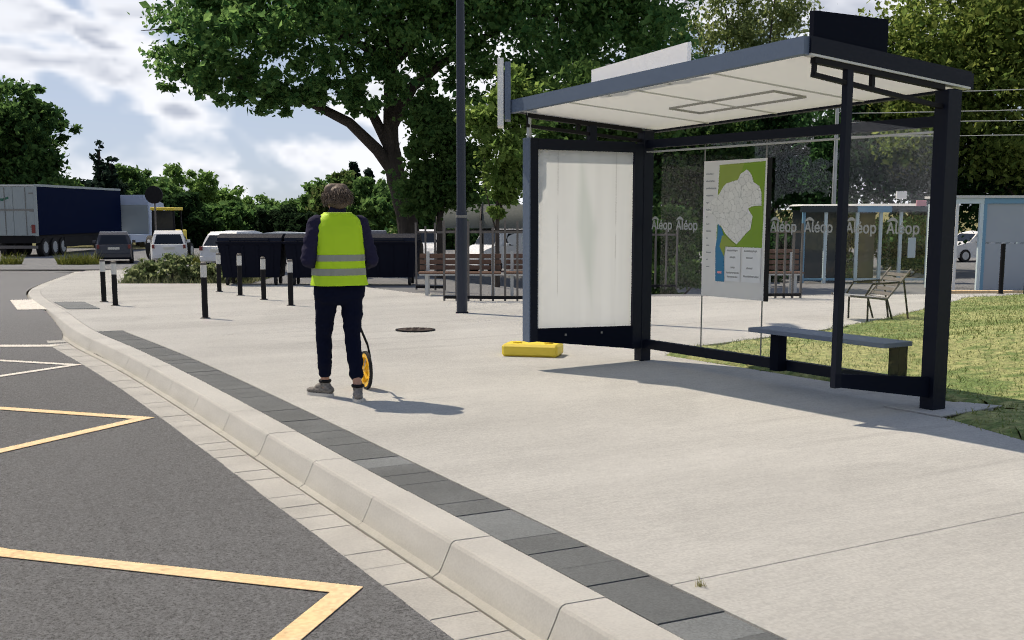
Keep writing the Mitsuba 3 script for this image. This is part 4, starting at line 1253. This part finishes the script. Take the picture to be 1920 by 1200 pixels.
KG = thing('glazed_kiosk', 'blue framed glazed bus shelter behind the glass right of the map', 'shelter')
ky, kb, kt_ = 35.4, -0.75, 1.66
xs_k = [8.72, 9.38, 10.32, 11.02, 11.62, 12.45]
for i, x in enumerate(xs_k):
    part(KG, 'post', box(x - 0.045, x + 0.045, ky - 0.05, ky + 0.05, kb, kt_), 'kiosk_blue' if i in (0,) else 'kiosk_pale')
part(KG, 'fascia', box(8.6, 10.28, ky - 0.12, ky - 0.052, kt_ - 0.16, kt_ + 0.02), 'kiosk_dark')
part(KG, 'fascia', box(10.285, 11.3, ky - 0.14, ky - 0.052, kt_ - 0.16, kt_ + 0.02), 'kiosk_blue')
part(KG, 'roof', hull([(x, y, z) for x, y, z in ((8.6, ky - 0.12, kt_ + 0.025), (12.6, ky - 0.12, kt_ + 0.025), (8.6, ky + 1.5, kt_ + 0.025), (12.6, ky + 1.5, kt_ + 0.025), (8.7, ky, kt_ + 0.08), (12.5, ky, kt_ + 0.10), (12.5, ky + 1.4, kt_ + 0.10), (8.7, ky + 1.4, kt_ + 0.08))]), 'offwhite')
part(KG, 'fascia', box(11.305, 12.55, ky - 0.12, ky - 0.052, kt_ - 0.14, kt_ + 0.02), 'kiosk_dark')
for a_, b_ in zip(xs_k[:-1], xs_k[1:]):
    q = trimesh.Trimesh([(a_ + .05, ky, kb + 0.3), (b_ - .05, ky, kb + 0.3), (b_ - .05, ky, kt_ - 0.17), (a_ + .05, ky, kt_ - 0.17)], [[0, 1, 2], [0, 2, 3]], process=False)
    part(KG, 'glass_pane', q, 'pane')
part(KG, 'back_panel', box(8.7, 10.3, ky + 1.3, ky + 1.34, kb, kt_ - 0.1), 'kiosk_dark')
part(KG, 'door_panel', box(10.42, 10.95, ky + 0.3, ky + 0.36, kb, kt_ - 0.1), 'kiosk_brown')
part(KG, 'lower_rail', box(8.77, 10.27, ky - 0.03, ky + 0.03, kb + 0.22, kb + 0.29), 'kiosk_blue')
part(KG, 'lower_rail', box(10.37, 12.4, ky - 0.03, ky + 0.03, kb + 0.22, kb + 0.29), 'kiosk_pale')
part(KG, 'timetable_case', box(11.85, 12.08, ky - 0.06, ky - 0.04, 0.15, 0.75), 'kiosk_pale')
part(KG, 'bench_seat', box(10.5, 12.3, ky + 0.6, ky + 0.95, kb + 0.42, kb + 0.47), 'galvanised')
key = thing('notice_sign', 'small white sign box standing above the glazed kiosk roof', 'sign')
part(key, 'panel', box(11.62, 11.93, 35.9, 35.98, 1.90, 2.13, 0.01), 'white_paint')
part(key, 'post', rod((11.77, 35.94, kt_ + 0.1), (11.77, 35.94, 1.90), 0.025), 'grey_metal')
key = thing('notice_sign', 'small pink and dark sign at the right end of the glazed kiosk roof', 'sign')
part(key, 'panel', box(12.02, 12.32, 35.28, 35.33, 1.68, 1.86, 0.01), 'print_pink')
part(key, 'bracket', box(12.34, 12.46, 35.30, 35.34, 1.70, 1.84), 'kiosk_dark')

CB = thing('cabin', 'pale blue framed cabin with grey panels and an open bay at the right edge', 'cabin')
cy_, cb_, ct_ = 30.6, -0.72, 1.86
part(CB, 'frame_post', box(11.44, 11.52, cy_ - 0.04, cy_ + 0.04, cb_, ct_ - 0.14), 'white_paint')
part(CB, 'frame_post', box(12.06, 12.15, cy_ - 0.06, cy_ + 0.04, cb_, ct_ - 0.14), 'kiosk_pale')
part(CB, 'frame_post', box(12.155, 12.24, cy_ - 0.05, cy_ + 0.05, cb_, ct_ - 0.14), 'kiosk_blue')
part(CB, 'frame_post', box(13.9, 14.0, cy_ - 0.05, cy_ + 0.05, cb_, ct_ - 0.14), 'kiosk_blue')
for x in (11.48, 12.2, 13.95):
    part(CB, 'frame_post', box(x - 0.04, x + 0.04, cy_ + 1.9, cy_ + 2.0, cb_, ct_ - 0.14), 'kiosk_pale')
part(CB, 'top_beam', box(11.42, 12.15, cy_ - 0.07, cy_ + 0.05, ct_ - 0.138, ct_), 'kiosk_pale')
part(CB, 'top_beam', box(12.155, 14.05, cy_ - 0.07, cy_ + 0.05, ct_ - 0.138, ct_), 'kiosk_blue')
part(CB, 'roof', box(11.36, 14.1, cy_ - 0.14, cy_ + 2.1, ct_ + 0.003, ct_ + 0.07), 'offwhite')
part(CB, 'side_panel', box(12.245, 13.895, cy_ - 0.01, cy_ + 0.02, 0.72, ct_ - 0.14), 'kiosk_panel')
part(CB, 'side_panel', box(12.245, 13.895, cy_ - 0.01, cy_ + 0.02, cb_ + 0.22, 0.705), 'kiosk_panel')
part(CB, 'base_strip', box(12.245, 13.895, cy_ - 0.02, cy_ + 0.02, cb_ + 0.12, cb_ + 0.215), 'wood')
part(CB, 'lower_rail', box(11.525, 12.055, cy_ + 1.9, cy_ + 1.94, cb_ + 0.45, cb_ + 0.72), 'map_blue')
struct('service_lane')
scene['service_lane'] = mikit.ply(grid(np.linspace(-8.5, 60, 60), np.linspace(20.6, 40.0, 50), lambda x, y: terr(x, y) - 0.012 - 0.02 * sstep(26, 21, y) - 0.06 * sstep(34, 39, y) * (x < 66)), 'asphalt', smooth=True)
key = thing('kerb_edging', 'pale yellow kerb edging in front of the cabin', 'kerb')
scene[key] = mikit.ply(cat(box(11.0, 24.0, 29.55, 29.75, -0.7, -0.45, 0.02)), 'line_yellow')

# white pole and overhead cables
key = thing('utility_pole', 'slim white pole rising behind the shelter glass', 'pole')
part(key, 'pole', tube([(10.84, 40.0, -0.9), (10.84, 40.0, 5.5)], [0.085, 0.06], 12), 'galvanised', 40)
part(key, 'crossarm', box(10.44, 11.24, 39.94, 40.06, 5.30, 5.38), 'galvanised')
for i, (za, zb) in enumerate(((5.36, 5.65), (4.75, 4.95), (4.45, 4.55), (4.0, 4.1))):
    key = thing('overhead_cable', ('topmost', 'second', 'third', 'lowest')[i] + ' of the overhead cables crossing the dark trees at right', 'cable', 'overhead cables at right')
    t = np.linspace(0, 1, 16)
    scene[key] = mikit.ply(tube(np.column_stack([11.0 + t * 22, 39.9 - t * 9, za + (zb - za) * t - 0.5 * 4 * t * (1 - t) * 0.3]), 0.016, 5), 'wire', smooth=True)

# arched bicycle shelter
key = thing('bicycle_shelter', 'arched glass bicycle shelter under the big tree behind the barriers', 'bicycle shelter')
bz_ = -0.75
prof = [(36.2, 0.98), (36.3, 1.22), (36.55, 1.44), (37.0, 1.60), (37.6, 1.69), (38.4, 1.72)]
xs_b = (-2.3, -0.95, 0.45)
for x in xs_b:
    part(key, 'rib', tube([(x, a_ - 0.04, b_ + 0.06) for a_, b_ in prof], 0.035, 8), 'black_metal', 40)
    part(key, 'upright', bar((x, 38.3, bz_), (x, 38.3, 1.72), 0.07, 0.07, (0, 1, 0)), 'dull_metal')
    part(key, 'brace', bar((x, 38.3, 0.5), (x, 36.4, 1.30), 0.04, 0.04), 'black_metal')
for x0, x1 in zip(xs_b[:-1], xs_b[1:]):
    vv = np.array([[x, a_ - 0.01, b_ + 0.035] for x in (x0 + 0.01, x1 - 0.01) for a_, b_ in prof])
    n = len(prof)
    part(key, 'roof_pane', trimesh.Trimesh(vv, [f for i in range(n - 1) for f in ([i, i + 1, n + i + 1], [i, n + i + 1, n + i])], process=False), 'smoked_sheet', True)
part(key, 'cross_rail', box(-2.3, 0.45, 36.16, 36.22, 0.93, 0.985), 'black_metal')

# ------------------------------------------------------------------ vegetation
def leaves(pos, size, rg, c0, c1, up=0.35, droop=0.0, aspect=0.62):
    n = len(pos)
    nr = rg.normal(0, 1, (n, 3))
    nr[:, 2] = nr[:, 2] * 0.8 + up * 2
    nr /= np.linalg.norm(nr, axis=1, keepdims=True)
    t = rg.normal(0, 1, (n, 3))
    t[:, 2] -= droop
    t -= nr * (t * nr).sum(1, keepdims=True)
    t /= np.linalg.norm(t, axis=1, keepdims=True)
    b = np.cross(nr, t)
    L = size * np.clip(np.exp(rg.normal(-0.05, 0.34, (n, 1))), 0.4, 2.0)
    w = L * aspect
    base, tip = pos - t * L * 0.5, pos + t * L * 0.5
    l, r = pos - b * w * 0.5 + nr * L * 0.10 - t * L * 0.05, pos + b * w * 0.5 + nr * L * 0.10 - t * L * 0.05
    v = np.stack([base, l, tip, r], 1).reshape(-1, 3)
    o = np.arange(n)[:, None] * 4
    f = np.vstack([o + [0, 2, 1], o + [0, 3, 2]])
    k = rg.uniform(0, 1, (n, 1))
    c = np.asarray(c0) * (1 - k) + np.asarray(c1) * k
    c = c * rg.uniform(0.75, 1.25, (n, 1))
    return trimesh.Trimesh(v, f, process=False), np.repeat(c, 4, 0)


def crown_points(blobs, n, rg, sub=0.16, ncl=None, shell=0.55):
    """leaf positions: ragged clusters spread through ellipsoids, thicker near their skins"""
    vol = np.array([b[3] * b[4] * b[5] for b in blobs]) ** 0.72
    vol /= vol.sum()
    out = []
    for b, q in zip(blobs, vol):
        m = max(30, int(n * q))
        k = max(6, int(m / 70)) if ncl is None else ncl
        d = rg.normal(0, 1, (k, 3))
        d /= np.linalg.norm(d, axis=1, keepdims=True)
        r = shell + (1 - shell) * rg.uniform(0, 1, (k, 1)) ** 0.6
        inner = rg.uniform(0, 1, (k, 1)) < 0.22
        r = np.where(inner, rg.uniform(0.15, shell, (k, 1)), r)
        r = r * (0.80 + 0.42 * meshkit.noise(d * 2.3 + np.array(b[:3]), 5)[:, None])
        R = np.array(b[3:6])
        cl = np.array(b[:3]) + d * r * R
        idx = rg.integers(0, k, m)
        s = sub * R.mean() * rg.uniform(0.5, 1.3, (k, 1))[idx]
        out.append(cl[idx] + rg.normal(0, 1, (m, 3)) * s * (1, 1, 0.75))
    return np.vstack(out)


def tree(name, label, base, trunk_h, trunk_r, blobs, n, leaf, c0, c1, seed, group=None, sub=0.16, limbs=True, lean=(0, 0), droop=0.0, up=0.35, shell=0.55, catn='tree', trunk_pts=None):
    rg = np.random.default_rng(seed)
    key = thing(name, label, catn, group)
    x, y, z = base
    tp = trunk_pts or [(x, y, z - 0.3), (x, y, z + 0.25), (x + lean[0] * 0.5, y + lean[1] * 0.5, z + trunk_h * 0.5), (x + lean[0], y + lean[1], z + trunk_h)]
    rr = [trunk_r * 1.5, trunk_r * 1.1, trunk_r * 0.9, trunk_r * 0.62] if trunk_pts is None else np.interp(np.linspace(0, 1, len(tp)), [0, 0.08, 0.5, 1], [trunk_r * 1.45, trunk_r * 1.08, trunk_r * 0.85, trunk_r * 0.4])
    if trunk_pts is not None:
        tt = np.linspace(0, len(tp) - 1, 40)
        tp2 = np.column_stack([PchipInterpolator(np.arange(len(tp)), np.array(tp)[:, k])(tt) for k in range(3)])
        tm = tube(tp2, np.interp(tt, np.arange(len(tp)), rr), 40)
        v = np.array(tm.vertices)
        nn = tm.vertex_normals
        q = meshkit.fbm(np.column_stack([v[:, 0] * 9, v[:, 1] * 9, v[:, 2] * 1.8]), 4, 8) - 0.5
        tm.vertices = v + nn * (q * 0.11)[:, None]
        part(key, 'trunk', tm, 'bark', True)
    else:
        part(key, 'trunk', tube(tp, rr, 10), 'bark', True)
    if limbs:
        top = np.array(tp[-1])
        for i, b in enumerate(blobs):
            if i > 14:
                break
            c = np.array(b[:3])
            st = np.array(tp[-2]) * (1 - 0.1 * (i % 8)) + top * 0.1 * (i % 8)
            md = (st + c) / 2 + (0, 0, 0.10 * np.linalg.norm(c - st)) * np.array([1, 1, 1]) + rg.normal(0, 0.06 * np.linalg.norm(c - st), 3)
            part(key, 'limb', tube([st, md, c, c + (c - md) * 0.6], [trunk_r * 0.42, trunk_r * 0.27, trunk_r * 0.13, trunk_r * 0.03], 6), 'bark', True)
    m, col = leaves(crown_points(blobs, n, rg, sub, None, shell), leaf, rg, c0, c1, up, droop)
    k = part(key, 'crown', m, 'leaf', False, color=col)
    return key


def ell(cx, cy, cz, R, n, rg, fl=0.8, rb=0.42):
    """a crown as many smaller blobs on and in a big ellipsoid"""
    d = rg.normal(0, 1, (n, 3))
    d /= np.linalg.norm(d, axis=1, keepdims=True)
    r = rg.uniform(0.35, 0.8, (n, 1))
    p = np.array([cx, cy, cz]) + d * r * np.array(R)
    return [(*q, *(np.array([1, 1, fl]) * np.mean(R) * rb * rg.uniform(0.7, 1.25))) for q in p]


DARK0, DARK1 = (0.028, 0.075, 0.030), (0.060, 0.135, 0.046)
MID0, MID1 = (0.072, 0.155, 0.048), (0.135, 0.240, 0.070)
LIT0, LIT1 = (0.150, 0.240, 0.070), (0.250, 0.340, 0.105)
r0 = np.random.default_rng(11)
# the big maple over the bins
MX, MY = -2.75, 33.0
big = [(-8.1, 32.2, 6.4, 1.5, 1.8, 1.4), (-6.6, 32.0, 6.2, 2.2, 2.2, 1.5), (-7.2, 33.5, 8.4, 2.6, 2.6, 2.0), (-8.0, 33.0, 8.6, 1.6, 2.0, 1.6), (-4.6, 31.5, 6.9, 2.3, 2.3, 1.8), (-4.6, 33.5, 8.8, 2.8, 2.8, 2.2), (-2.5, 32.0, 7.0, 2.2, 2.2, 1.9),
       (-2.3, 34.0, 9.6, 3.0, 3.0, 2.4), (0.0, 32.3, 6.7, 2.4, 2.4, 2.0), (0.4, 33.6, 8.9, 2.8, 2.8, 2.3), (2.4, 32.6, 6.4, 2.2, 2.2, 2.0), (2.9, 33.5, 8.4, 2.4, 2.4, 2.0), (3.5, 33.0, 7.7, 1.5, 1.9, 1.4), (-5.5, 33, 10.6, 2.8, 2.8, 1.8), (-1.5, 33, 11.6, 3.2, 3.2, 2.0), (2.0, 33.5, 10.6, 2.6, 2.6, 1.8),
       (-7.9, 31.6, 5.0, 1.25, 1.2, 0.65), (-5.8, 31.5, 4.75, 1.2, 1.2, 0.6), (1.0, 31.8, 4.8, 1.4, 1.4, 1.2), (-1.3, 32.3, 5.0, 1.0, 1.0, 1.0), (2.6, 32.2, 4.3, 1.5, 1.5, 1.2), (3.7, 33.2, 5.4, 1.3, 1.5, 1.2), (-8.6, 31.8, 4.95, 0.75, 0.8, 0.5), (-7.2, 31.5, 4.75, 1.1, 1.0, 0.55), (-4.9, 31.6, 4.5, 1.0, 1.0, 0.5), (-8.7, 32.2, 5.7, 0.9, 0.9, 0.8), (-5.9, 31.6, 4.5, 1.1, 1.0, 0.55), (-4.4, 31.5, 4.6, 1.0, 1.0, 0.75), (-3.5, 31.7, 5.2, 0.9, 0.9, 0.8), (-2.5, 31.8, 5.2, 0.8, 0.9, 0.8), (-3.6, 31.6, 4.4, 0.6, 0.7, 0.5)]
tree('maple_tree', 'huge broad leaved tree with dark trunk and spreading crown behind the bins', (MX, MY, -0.1), 4.4, 0.30, big, 118000, 0.17, (0.062, 0.165, 0.058), (0.23, 0.38, 0.120), 3, sub=0.135,
     trunk_pts=[(-2.72, 33, -0.4), (-2.78, 33, 0.3), (-2.95, 33, 1.4), (-3.25, 33, 2.7), (-3.35, 33, 3.8), (-3.3, 33.2, 5.5), (-2.9, 33.2, 8.0)])
for pts, rr in (([(-3.25, 33, 2.6), (-3.7, 32.8, 3.2), (-4.4, 32.4, 3.9), (-5.4, 32.1, 4.4), (-6.6, 31.9, 4.7), (-8.2, 31.9, 5.6)], [0.21, 0.17, 0.14, 0.11, 0.08, 0.03]),
                ([(-3.35, 33, 3.2), (-3.8, 33, 4.1), (-4.3, 33, 4.9), (-5.0, 33, 6.2)], [0.16, 0.13, 0.10, 0.06]),
                ([(-3.3, 33, 3.9), (-2.7, 32.8, 4.9), (-1.6, 32.5, 5.7), (0.2, 32.3, 6.6)], [0.20, 0.16, 0.12, 0.07])):
    part('maple_tree', 'limb', tube(pts, rr, 8), 'bark', True)
# drooping branch masses right of the trunk
rg = np.random.default_rng(5)
tree('young_tree', 'dark leafy young tree right of the big trunk, left of the lamp post', (-1.9, 31.0, -0.1), 2.2, 0.09, [(-2.05, 31, 2.2, 0.85, 0.8, 1.0), (-1.8, 31, 3.3, 0.8, 0.8, 0.9), (-1.35, 31.0, 2.6, 0.7, 0.7, 1.0), (-2.2, 31, 3.9, 0.6, 0.6, 0.7)], 10000, 0.17, MID0, LIT0, 21, sub=0.22)
tree('young_tree', 'bright green young tree just right of the lamp post', (-0.30, 24.2, -0.1), 2.2, 0.05, [(-0.50, 24.2, 3.25, 0.46, 0.5, 0.55), (-0.12, 24.1, 2.5, 0.5, 0.5, 0.65), (0.02, 24.3, 3.5, 0.5, 0.5, 0.6), (0.05, 24.1, 2.2, 0.40, 0.42, 0.5), (-0.05, 24.2, 4.0, 0.45, 0.5, 0.5), (-0.2, 24.1, 1.75, 0.27, 0.3, 0.3)], 7000, 0.14, (0.14, 0.24, 0.06), (0.26, 0.36, 0.10), 22, sub=0.22)
tree('young_tree', 'leafy tree seen in the gap under the shelter roof', (1.7, 28.0, -0.2), 2.2, 0.07, [(1.2, 28, 3.3, 0.9, 0.8, 0.8), (2.4, 28, 3.4, 0.9, 0.8, 0.8), (3.2, 28.3, 3.7, 0.8, 0.8, 0.8), (1.8, 28, 4.2, 0.8, 0.8, 0.7)], 7000, 0.17, MID0, LIT0, 23, sub=0.22)
# left tree, conifers and far woods
tree('roadside_tree', 'tall dark tree behind the lorry at the left edge', (-40.5, 92, -0.9), 5, 0.5, ell(-40.6, 92, 6.4, (8.3, 5, 6.9), 40, r0, 0.85, 0.32), 34000, 0.42, DARK0, MID1, 31, sub=0.2)
tree('roadside_tree', 'smaller tree behind the lorry trailer at far left', (-37, 88, -0.9), 2, 0.3, ell(-36.5, 88, 2.2, (5, 3, 2.4), 12, r0), 5000, 0.45, MID0, LIT0, 32, sub=0.2)
tree('roadside_tree', 'light bushy tree behind the lorry, below the conifers', (-36.5, 95, -0.9), 2, 0.3, ell(-36.2, 95, 2.4, (3.2, 2.5, 2.6), 8, r0), 4500, 0.42, MID0, LIT0, 33, sub=0.2)


def conifer(x, y, z, h, w, seed, label):
    rg = np.random.default_rng(seed)
    bl = []
    for i in range(9):
        t = i / 8
        k = 1 if i > 6 else 3
        for j in range(k):
            a = rg.uniform(0, 6.28)
            q = w * (1 - t) * 0.5
            bl.append((x + math.cos(a) * q, y + math.sin(a) * q, z + h * (0.15 + 0.82 * t), max(0.35, w * (1 - t) * 0.55), max(0.35, w * (1 - t) * 0.55), h * 0.07))
    return tree('conifer', label, (x, y, z), h * 0.95, 0.2, bl, 7000, 0.38, (0.016, 0.032, 0.026), (0.03, 0.052, 0.036), seed, 'conifers far off', limbs=False, sub=0.25)


conifer(-36.0, 104, -0.9, 8.2, 4.2, 41, 'left and taller of the two dark conifers beside the left tree')
conifer(-32.6, 97, -0.9, 6.6, 3.6, 42, 'right and lower of the two dark conifers beside the left tree')
conifer(-13.8, 104, 1.5, 4.2, 1.6, 43, 'small dark conifer tip above the far bank right of the sky gap')
conifer(-12.6, 104, 1.4, 3.6, 1.5, 44, 'rightmost small dark conifer tip beside the big tree trunk')
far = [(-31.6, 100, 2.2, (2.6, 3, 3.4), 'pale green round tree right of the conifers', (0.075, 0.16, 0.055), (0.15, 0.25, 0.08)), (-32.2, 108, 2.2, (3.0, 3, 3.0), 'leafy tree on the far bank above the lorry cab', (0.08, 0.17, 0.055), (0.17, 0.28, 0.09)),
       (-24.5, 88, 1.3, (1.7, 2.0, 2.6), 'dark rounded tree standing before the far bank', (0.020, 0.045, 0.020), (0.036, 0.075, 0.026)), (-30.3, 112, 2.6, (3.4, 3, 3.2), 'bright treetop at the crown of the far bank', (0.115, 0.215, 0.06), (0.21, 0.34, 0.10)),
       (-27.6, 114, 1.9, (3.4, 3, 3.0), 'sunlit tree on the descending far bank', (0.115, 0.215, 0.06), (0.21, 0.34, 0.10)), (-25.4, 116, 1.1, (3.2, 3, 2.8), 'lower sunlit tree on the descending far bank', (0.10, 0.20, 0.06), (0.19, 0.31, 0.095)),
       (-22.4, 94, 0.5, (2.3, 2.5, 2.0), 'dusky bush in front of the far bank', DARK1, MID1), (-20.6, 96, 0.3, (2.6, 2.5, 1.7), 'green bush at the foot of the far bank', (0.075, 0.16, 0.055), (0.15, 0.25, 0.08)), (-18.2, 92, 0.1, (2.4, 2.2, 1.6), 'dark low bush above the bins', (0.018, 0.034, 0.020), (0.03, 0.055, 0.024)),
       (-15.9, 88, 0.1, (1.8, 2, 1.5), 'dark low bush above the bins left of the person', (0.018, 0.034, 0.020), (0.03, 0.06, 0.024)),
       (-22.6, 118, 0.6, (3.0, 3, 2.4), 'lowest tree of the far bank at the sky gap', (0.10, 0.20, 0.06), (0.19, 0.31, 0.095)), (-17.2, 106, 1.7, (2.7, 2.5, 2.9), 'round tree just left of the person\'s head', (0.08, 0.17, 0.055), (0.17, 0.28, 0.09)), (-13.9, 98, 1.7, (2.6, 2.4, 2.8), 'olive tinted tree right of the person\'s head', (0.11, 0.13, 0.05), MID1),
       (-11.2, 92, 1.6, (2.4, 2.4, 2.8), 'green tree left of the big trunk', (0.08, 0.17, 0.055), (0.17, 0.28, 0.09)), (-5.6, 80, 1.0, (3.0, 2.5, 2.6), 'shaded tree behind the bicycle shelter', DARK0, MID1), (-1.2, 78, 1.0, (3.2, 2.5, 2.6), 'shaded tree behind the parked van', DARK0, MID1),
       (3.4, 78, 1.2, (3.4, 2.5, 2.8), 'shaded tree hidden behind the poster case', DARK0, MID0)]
for i, (x, y, z, R, lab, c0, c1) in enumerate(far):
    tree('bank_tree', lab, (x, y, float(ground_z(np.array(x), np.array(y)))), max(1.0, z * 0.6), 0.22, ell(x, y, z * 0.9, (R[0] * 1.05, R[1], R[2]), 18, r0, 0.9, 0.46), 9500, 0.42, c0, c1, 60 + i, 'trees on the far bank', limbs=False, sub=0.2)

# woods behind the shelter at right
right = [((20.5, 46, -0.8), [(15.2, 46, 7.4, 1.7, 2, 1.7), (15.4, 45.5, 4.9, 1.6, 2, 1.6), (17.5, 46, 8.2, 3.0, 3, 2.6), (20.5, 45, 8.6, 3.2, 3, 2.8), (23, 46, 8.4, 3, 3, 2.6), (18.0, 45, 5.2, 2.6, 2.6, 2.4), (21.5, 44.5, 5.0, 3.0, 2.6, 2.4), (16.2, 46, 6.0, 2.0, 2.2, 2.2), (19.5, 47, 11, 3.4, 3, 2.4), (23, 47, 11, 3, 3, 2.4)], 58000, 'large sunlit tree filling the upper right corner', (0.13, 0.21, 0.055), (0.27, 0.33, 0.085)),
         ((16.5, 48, -0.8), [(13.6, 48, 3.6, 2.2, 2, 2.2), (16.5, 47.5, 3.2, 2.6, 2, 2.4), (19.5, 47, 2.6, 2.6, 2, 2.4), (22.5, 47, 2.6, 2.8, 2, 2.4), (14.5, 48, 6.2, 2.0, 2, 1.8)], 26000, 'dark undergrowth tree behind the cabin', DARK0, DARK1),
         ((11.0, 52, -0.8), [(9.4, 52, 3.4, 2.4, 2, 2.4), (11.5, 52, 4.4, 2.2, 2, 2.2), (12.6, 52, 2.4, 2.2, 2, 2.2), (10.2, 52, 6.0, 1.8, 2, 1.6)], 18000, 'dark tree behind the glazed kiosk', DARK0, MID0),
         ((6.8, 46, -0.8), [(5.4, 46, 2.4, 1.8, 1.6, 2.0), (6.6, 46, 4.2, 2.0, 1.6, 1.8), (7.8, 46, 2.2, 1.8, 1.6, 1.8), (4.6, 46, 4.6, 1.6, 1.6, 1.6), (8.2, 46, 4.8, 1.4, 1.5, 1.5)], 17000, 'leafy tree seen through the glass behind the map', DARK0, MID1)]
for i, (b, bl, n, lab, c0, c1) in enumerate(right):
    tree('woodland_tree', lab, b, 3.0, 0.3, bl, int(n * 1.4), 0.215, c0, c1, 90 + i, sub=0.2)
for i, (x, lab, n) in enumerate(((9.2, 'left airy birch above the shelter roof, sky showing through', 7000), (11.6, 'right airy birch above the shelter roof beside the navy header board', 9500))):
    rg = np.random.default_rng(120 + i)
    tree('birch_tree', lab, (x, 54, -0.8), 9.0, 0.16, [(x + dx, 54 + dy, zz, 1.25, 1.2, 1.2) for dx, dy, zz in ((-0.8, 0, 6.6), (0.7, 0, 6.9), (0, 0, 8.4), (-1.0, 0, 9.6), (0.9, 0.4, 9.9), (0.1, 0, 11.2))], n, 0.17, (0.18, 0.24, 0.085), (0.30, 0.36, 0.15), 120 + i, sub=0.26, droop=1.0)


def shrub(name, lab, x, y, z, R, n, leaf, c0, c1, seed, group=None):
    rg = np.random.default_rng(seed)
    key = thing(name, lab, 'shrub', group)
    bl = ell(x, y, z + R[2] * 0.75, R, 7, rg, 0.85, 0.5)
    st = [tube([(x, y, z - 0.05), (b[0] * 0.6 + x * 0.4, b[1] * 0.6 + y * 0.4, b[2] * 0.6 + z * 0.4), b[:3]], [0.03, 0.02, 0.008], 5) for b in bl[:4]]
    for q in st:
        part(key, 'stem', q, 'bark', True)
    m, col = leaves(crown_points(bl, n, rg, 0.25), leaf, rg, c0, c1)
    part(key, 'foliage', m, 'leaf', False, color=col)


shrub('shrub', 'clipped green shrub seen through the glass left of the map', 3.6, 26.0, -0.5, (0.75, 0.5, 0.55), 3500, 0.10, MID0, LIT0, 140)
shrub('shrub', 'tall light shrub behind the glass left of the map', 4.4, 33, -0.8, (1.2, 0.8, 1.8), 6000, 0.14, MID0, LIT0, 141)
shrub('shrub', 'dark shrub between glass barrier and glazed kiosk', 7.2, 36, -0.8, (1.1, 0.8, 1.4), 4500, 0.15, DARK0, DARK1, 142)
for i, (x, y, R, lab) in enumerate(((9.3, 41.0, (1.3, 0.9, 1.5), 'dark shrub behind the left bay of the glazed kiosk'), (11.6, 41.5, (1.3, 0.9, 1.6), 'dark shrub behind the brown door of the glazed kiosk'), (13.6, 41.5, (1.3, 0.9, 1.3), 'dark shrub behind the right bay of the glazed kiosk'),
                                    (14.6, 43.5, (1.2, 0.9, 1.7), 'dark shrub between glazed kiosk and cabin'), (5.4, 38.5, (1.2, 0.9, 1.5), 'dark shrub behind the glass, just right of the map'))):
    shrub('shrub', lab, x, y, -0.9, R, 5500, 0.16, DARK0, DARK1, 160 + i)
for i, (x, R) in enumerate(((-7.9, 0.55), (-7.2, 0.5), (-6.5, 0.55), (-5.95, 0.45))):
    shrub('bed_shrub', ('leftmost', 'second', 'third', 'rightmost')[i] + ' low tufted shrub in the planting bed left of the bins', x - 0.25, 25.7, -0.02, (R, 0.4, 0.34), 1700, 0.10, (0.12, 0.18, 0.075), (0.34, 0.38, 0.21), 150 + i, 'shrubs in the planting bed')
N = 6000
x_, y_ = rng.uniform(-8.45, -5.6, N), rng.uniform(25.15, 27.5, N)
m, c = blades(x_, y_, np.full(N, -0.05), 0.20, 0.03, [(0.11, 0.15, 0.055), (0.36, 0.36, 0.22)], rng, 0.5)
scene['bed_grass'] = mikit.ply(m, 'blade', color=c)
struct('bed_grass', 'stuff', 'dry tufted grass filling the planting bed left of the bins', 'grass')
struct('planting_bed')
scene['planting_bed'] = mikit.ply(box(-8.46, -5.5, 25.05, 27.8, -0.3, -0.02), 'field')
# verge grass between road and car park
bxs = []
for cx_, cy_, rx, ry_, n in ((-23.4, 55, 0.5, 0.5, 260), (-20.2, 55, 0.95, 0.7, 700), (-14.6, 55, 1.0, 0.6, 420)):
    a_ = rng.uniform(0, 6.28, n); q = np.sqrt(rng.uniform(0, 1, n))
    bxs.append(np.column_stack([cx_ + np.cos(a_) * q * rx, cy_ + np.sin(a_) * q * ry_]))
bxs = np.vstack(bxs)
m, c = blades(bxs[:, 0], bxs[:, 1], terr(bxs[:, 0], bxs[:, 1]) - 0.05, 0.6, 0.07, [(0.12, 0.15, 0.03), (0.26, 0.27, 0.07)], rng, 0.6)
scene['verge_grass'] = mikit.ply(m, 'blade', color=c)
struct('verge_grass', 'stuff', 'tall green verge grass in front of the lorry and cars', 'grass')
# trees across the road, out of frame, that the shelter glass mirrors
for i, (x, y, s_) in enumerate(((-31, 10.5, 1.0), (-33, 15, 1.0), (-33, 23.5, 1.2), (-34, 30, 1.2))):
    rg = np.random.default_rng(200 + i)
    tree('street_tree', ('nearest', 'second', 'third', 'farthest')[i] + ' leafy tree across the road, outside the picture at left', (x, y, -0.4), 3.0, 0.3, ell(x, y, 5.2 * s_, (4 * s_, 4 * s_, 4 * s_), 16, rg, 0.85, 0.42), 9000, 0.55, DARK0, MID1, 200 + i, 'trees across the road', limbs=False, sub=0.2)
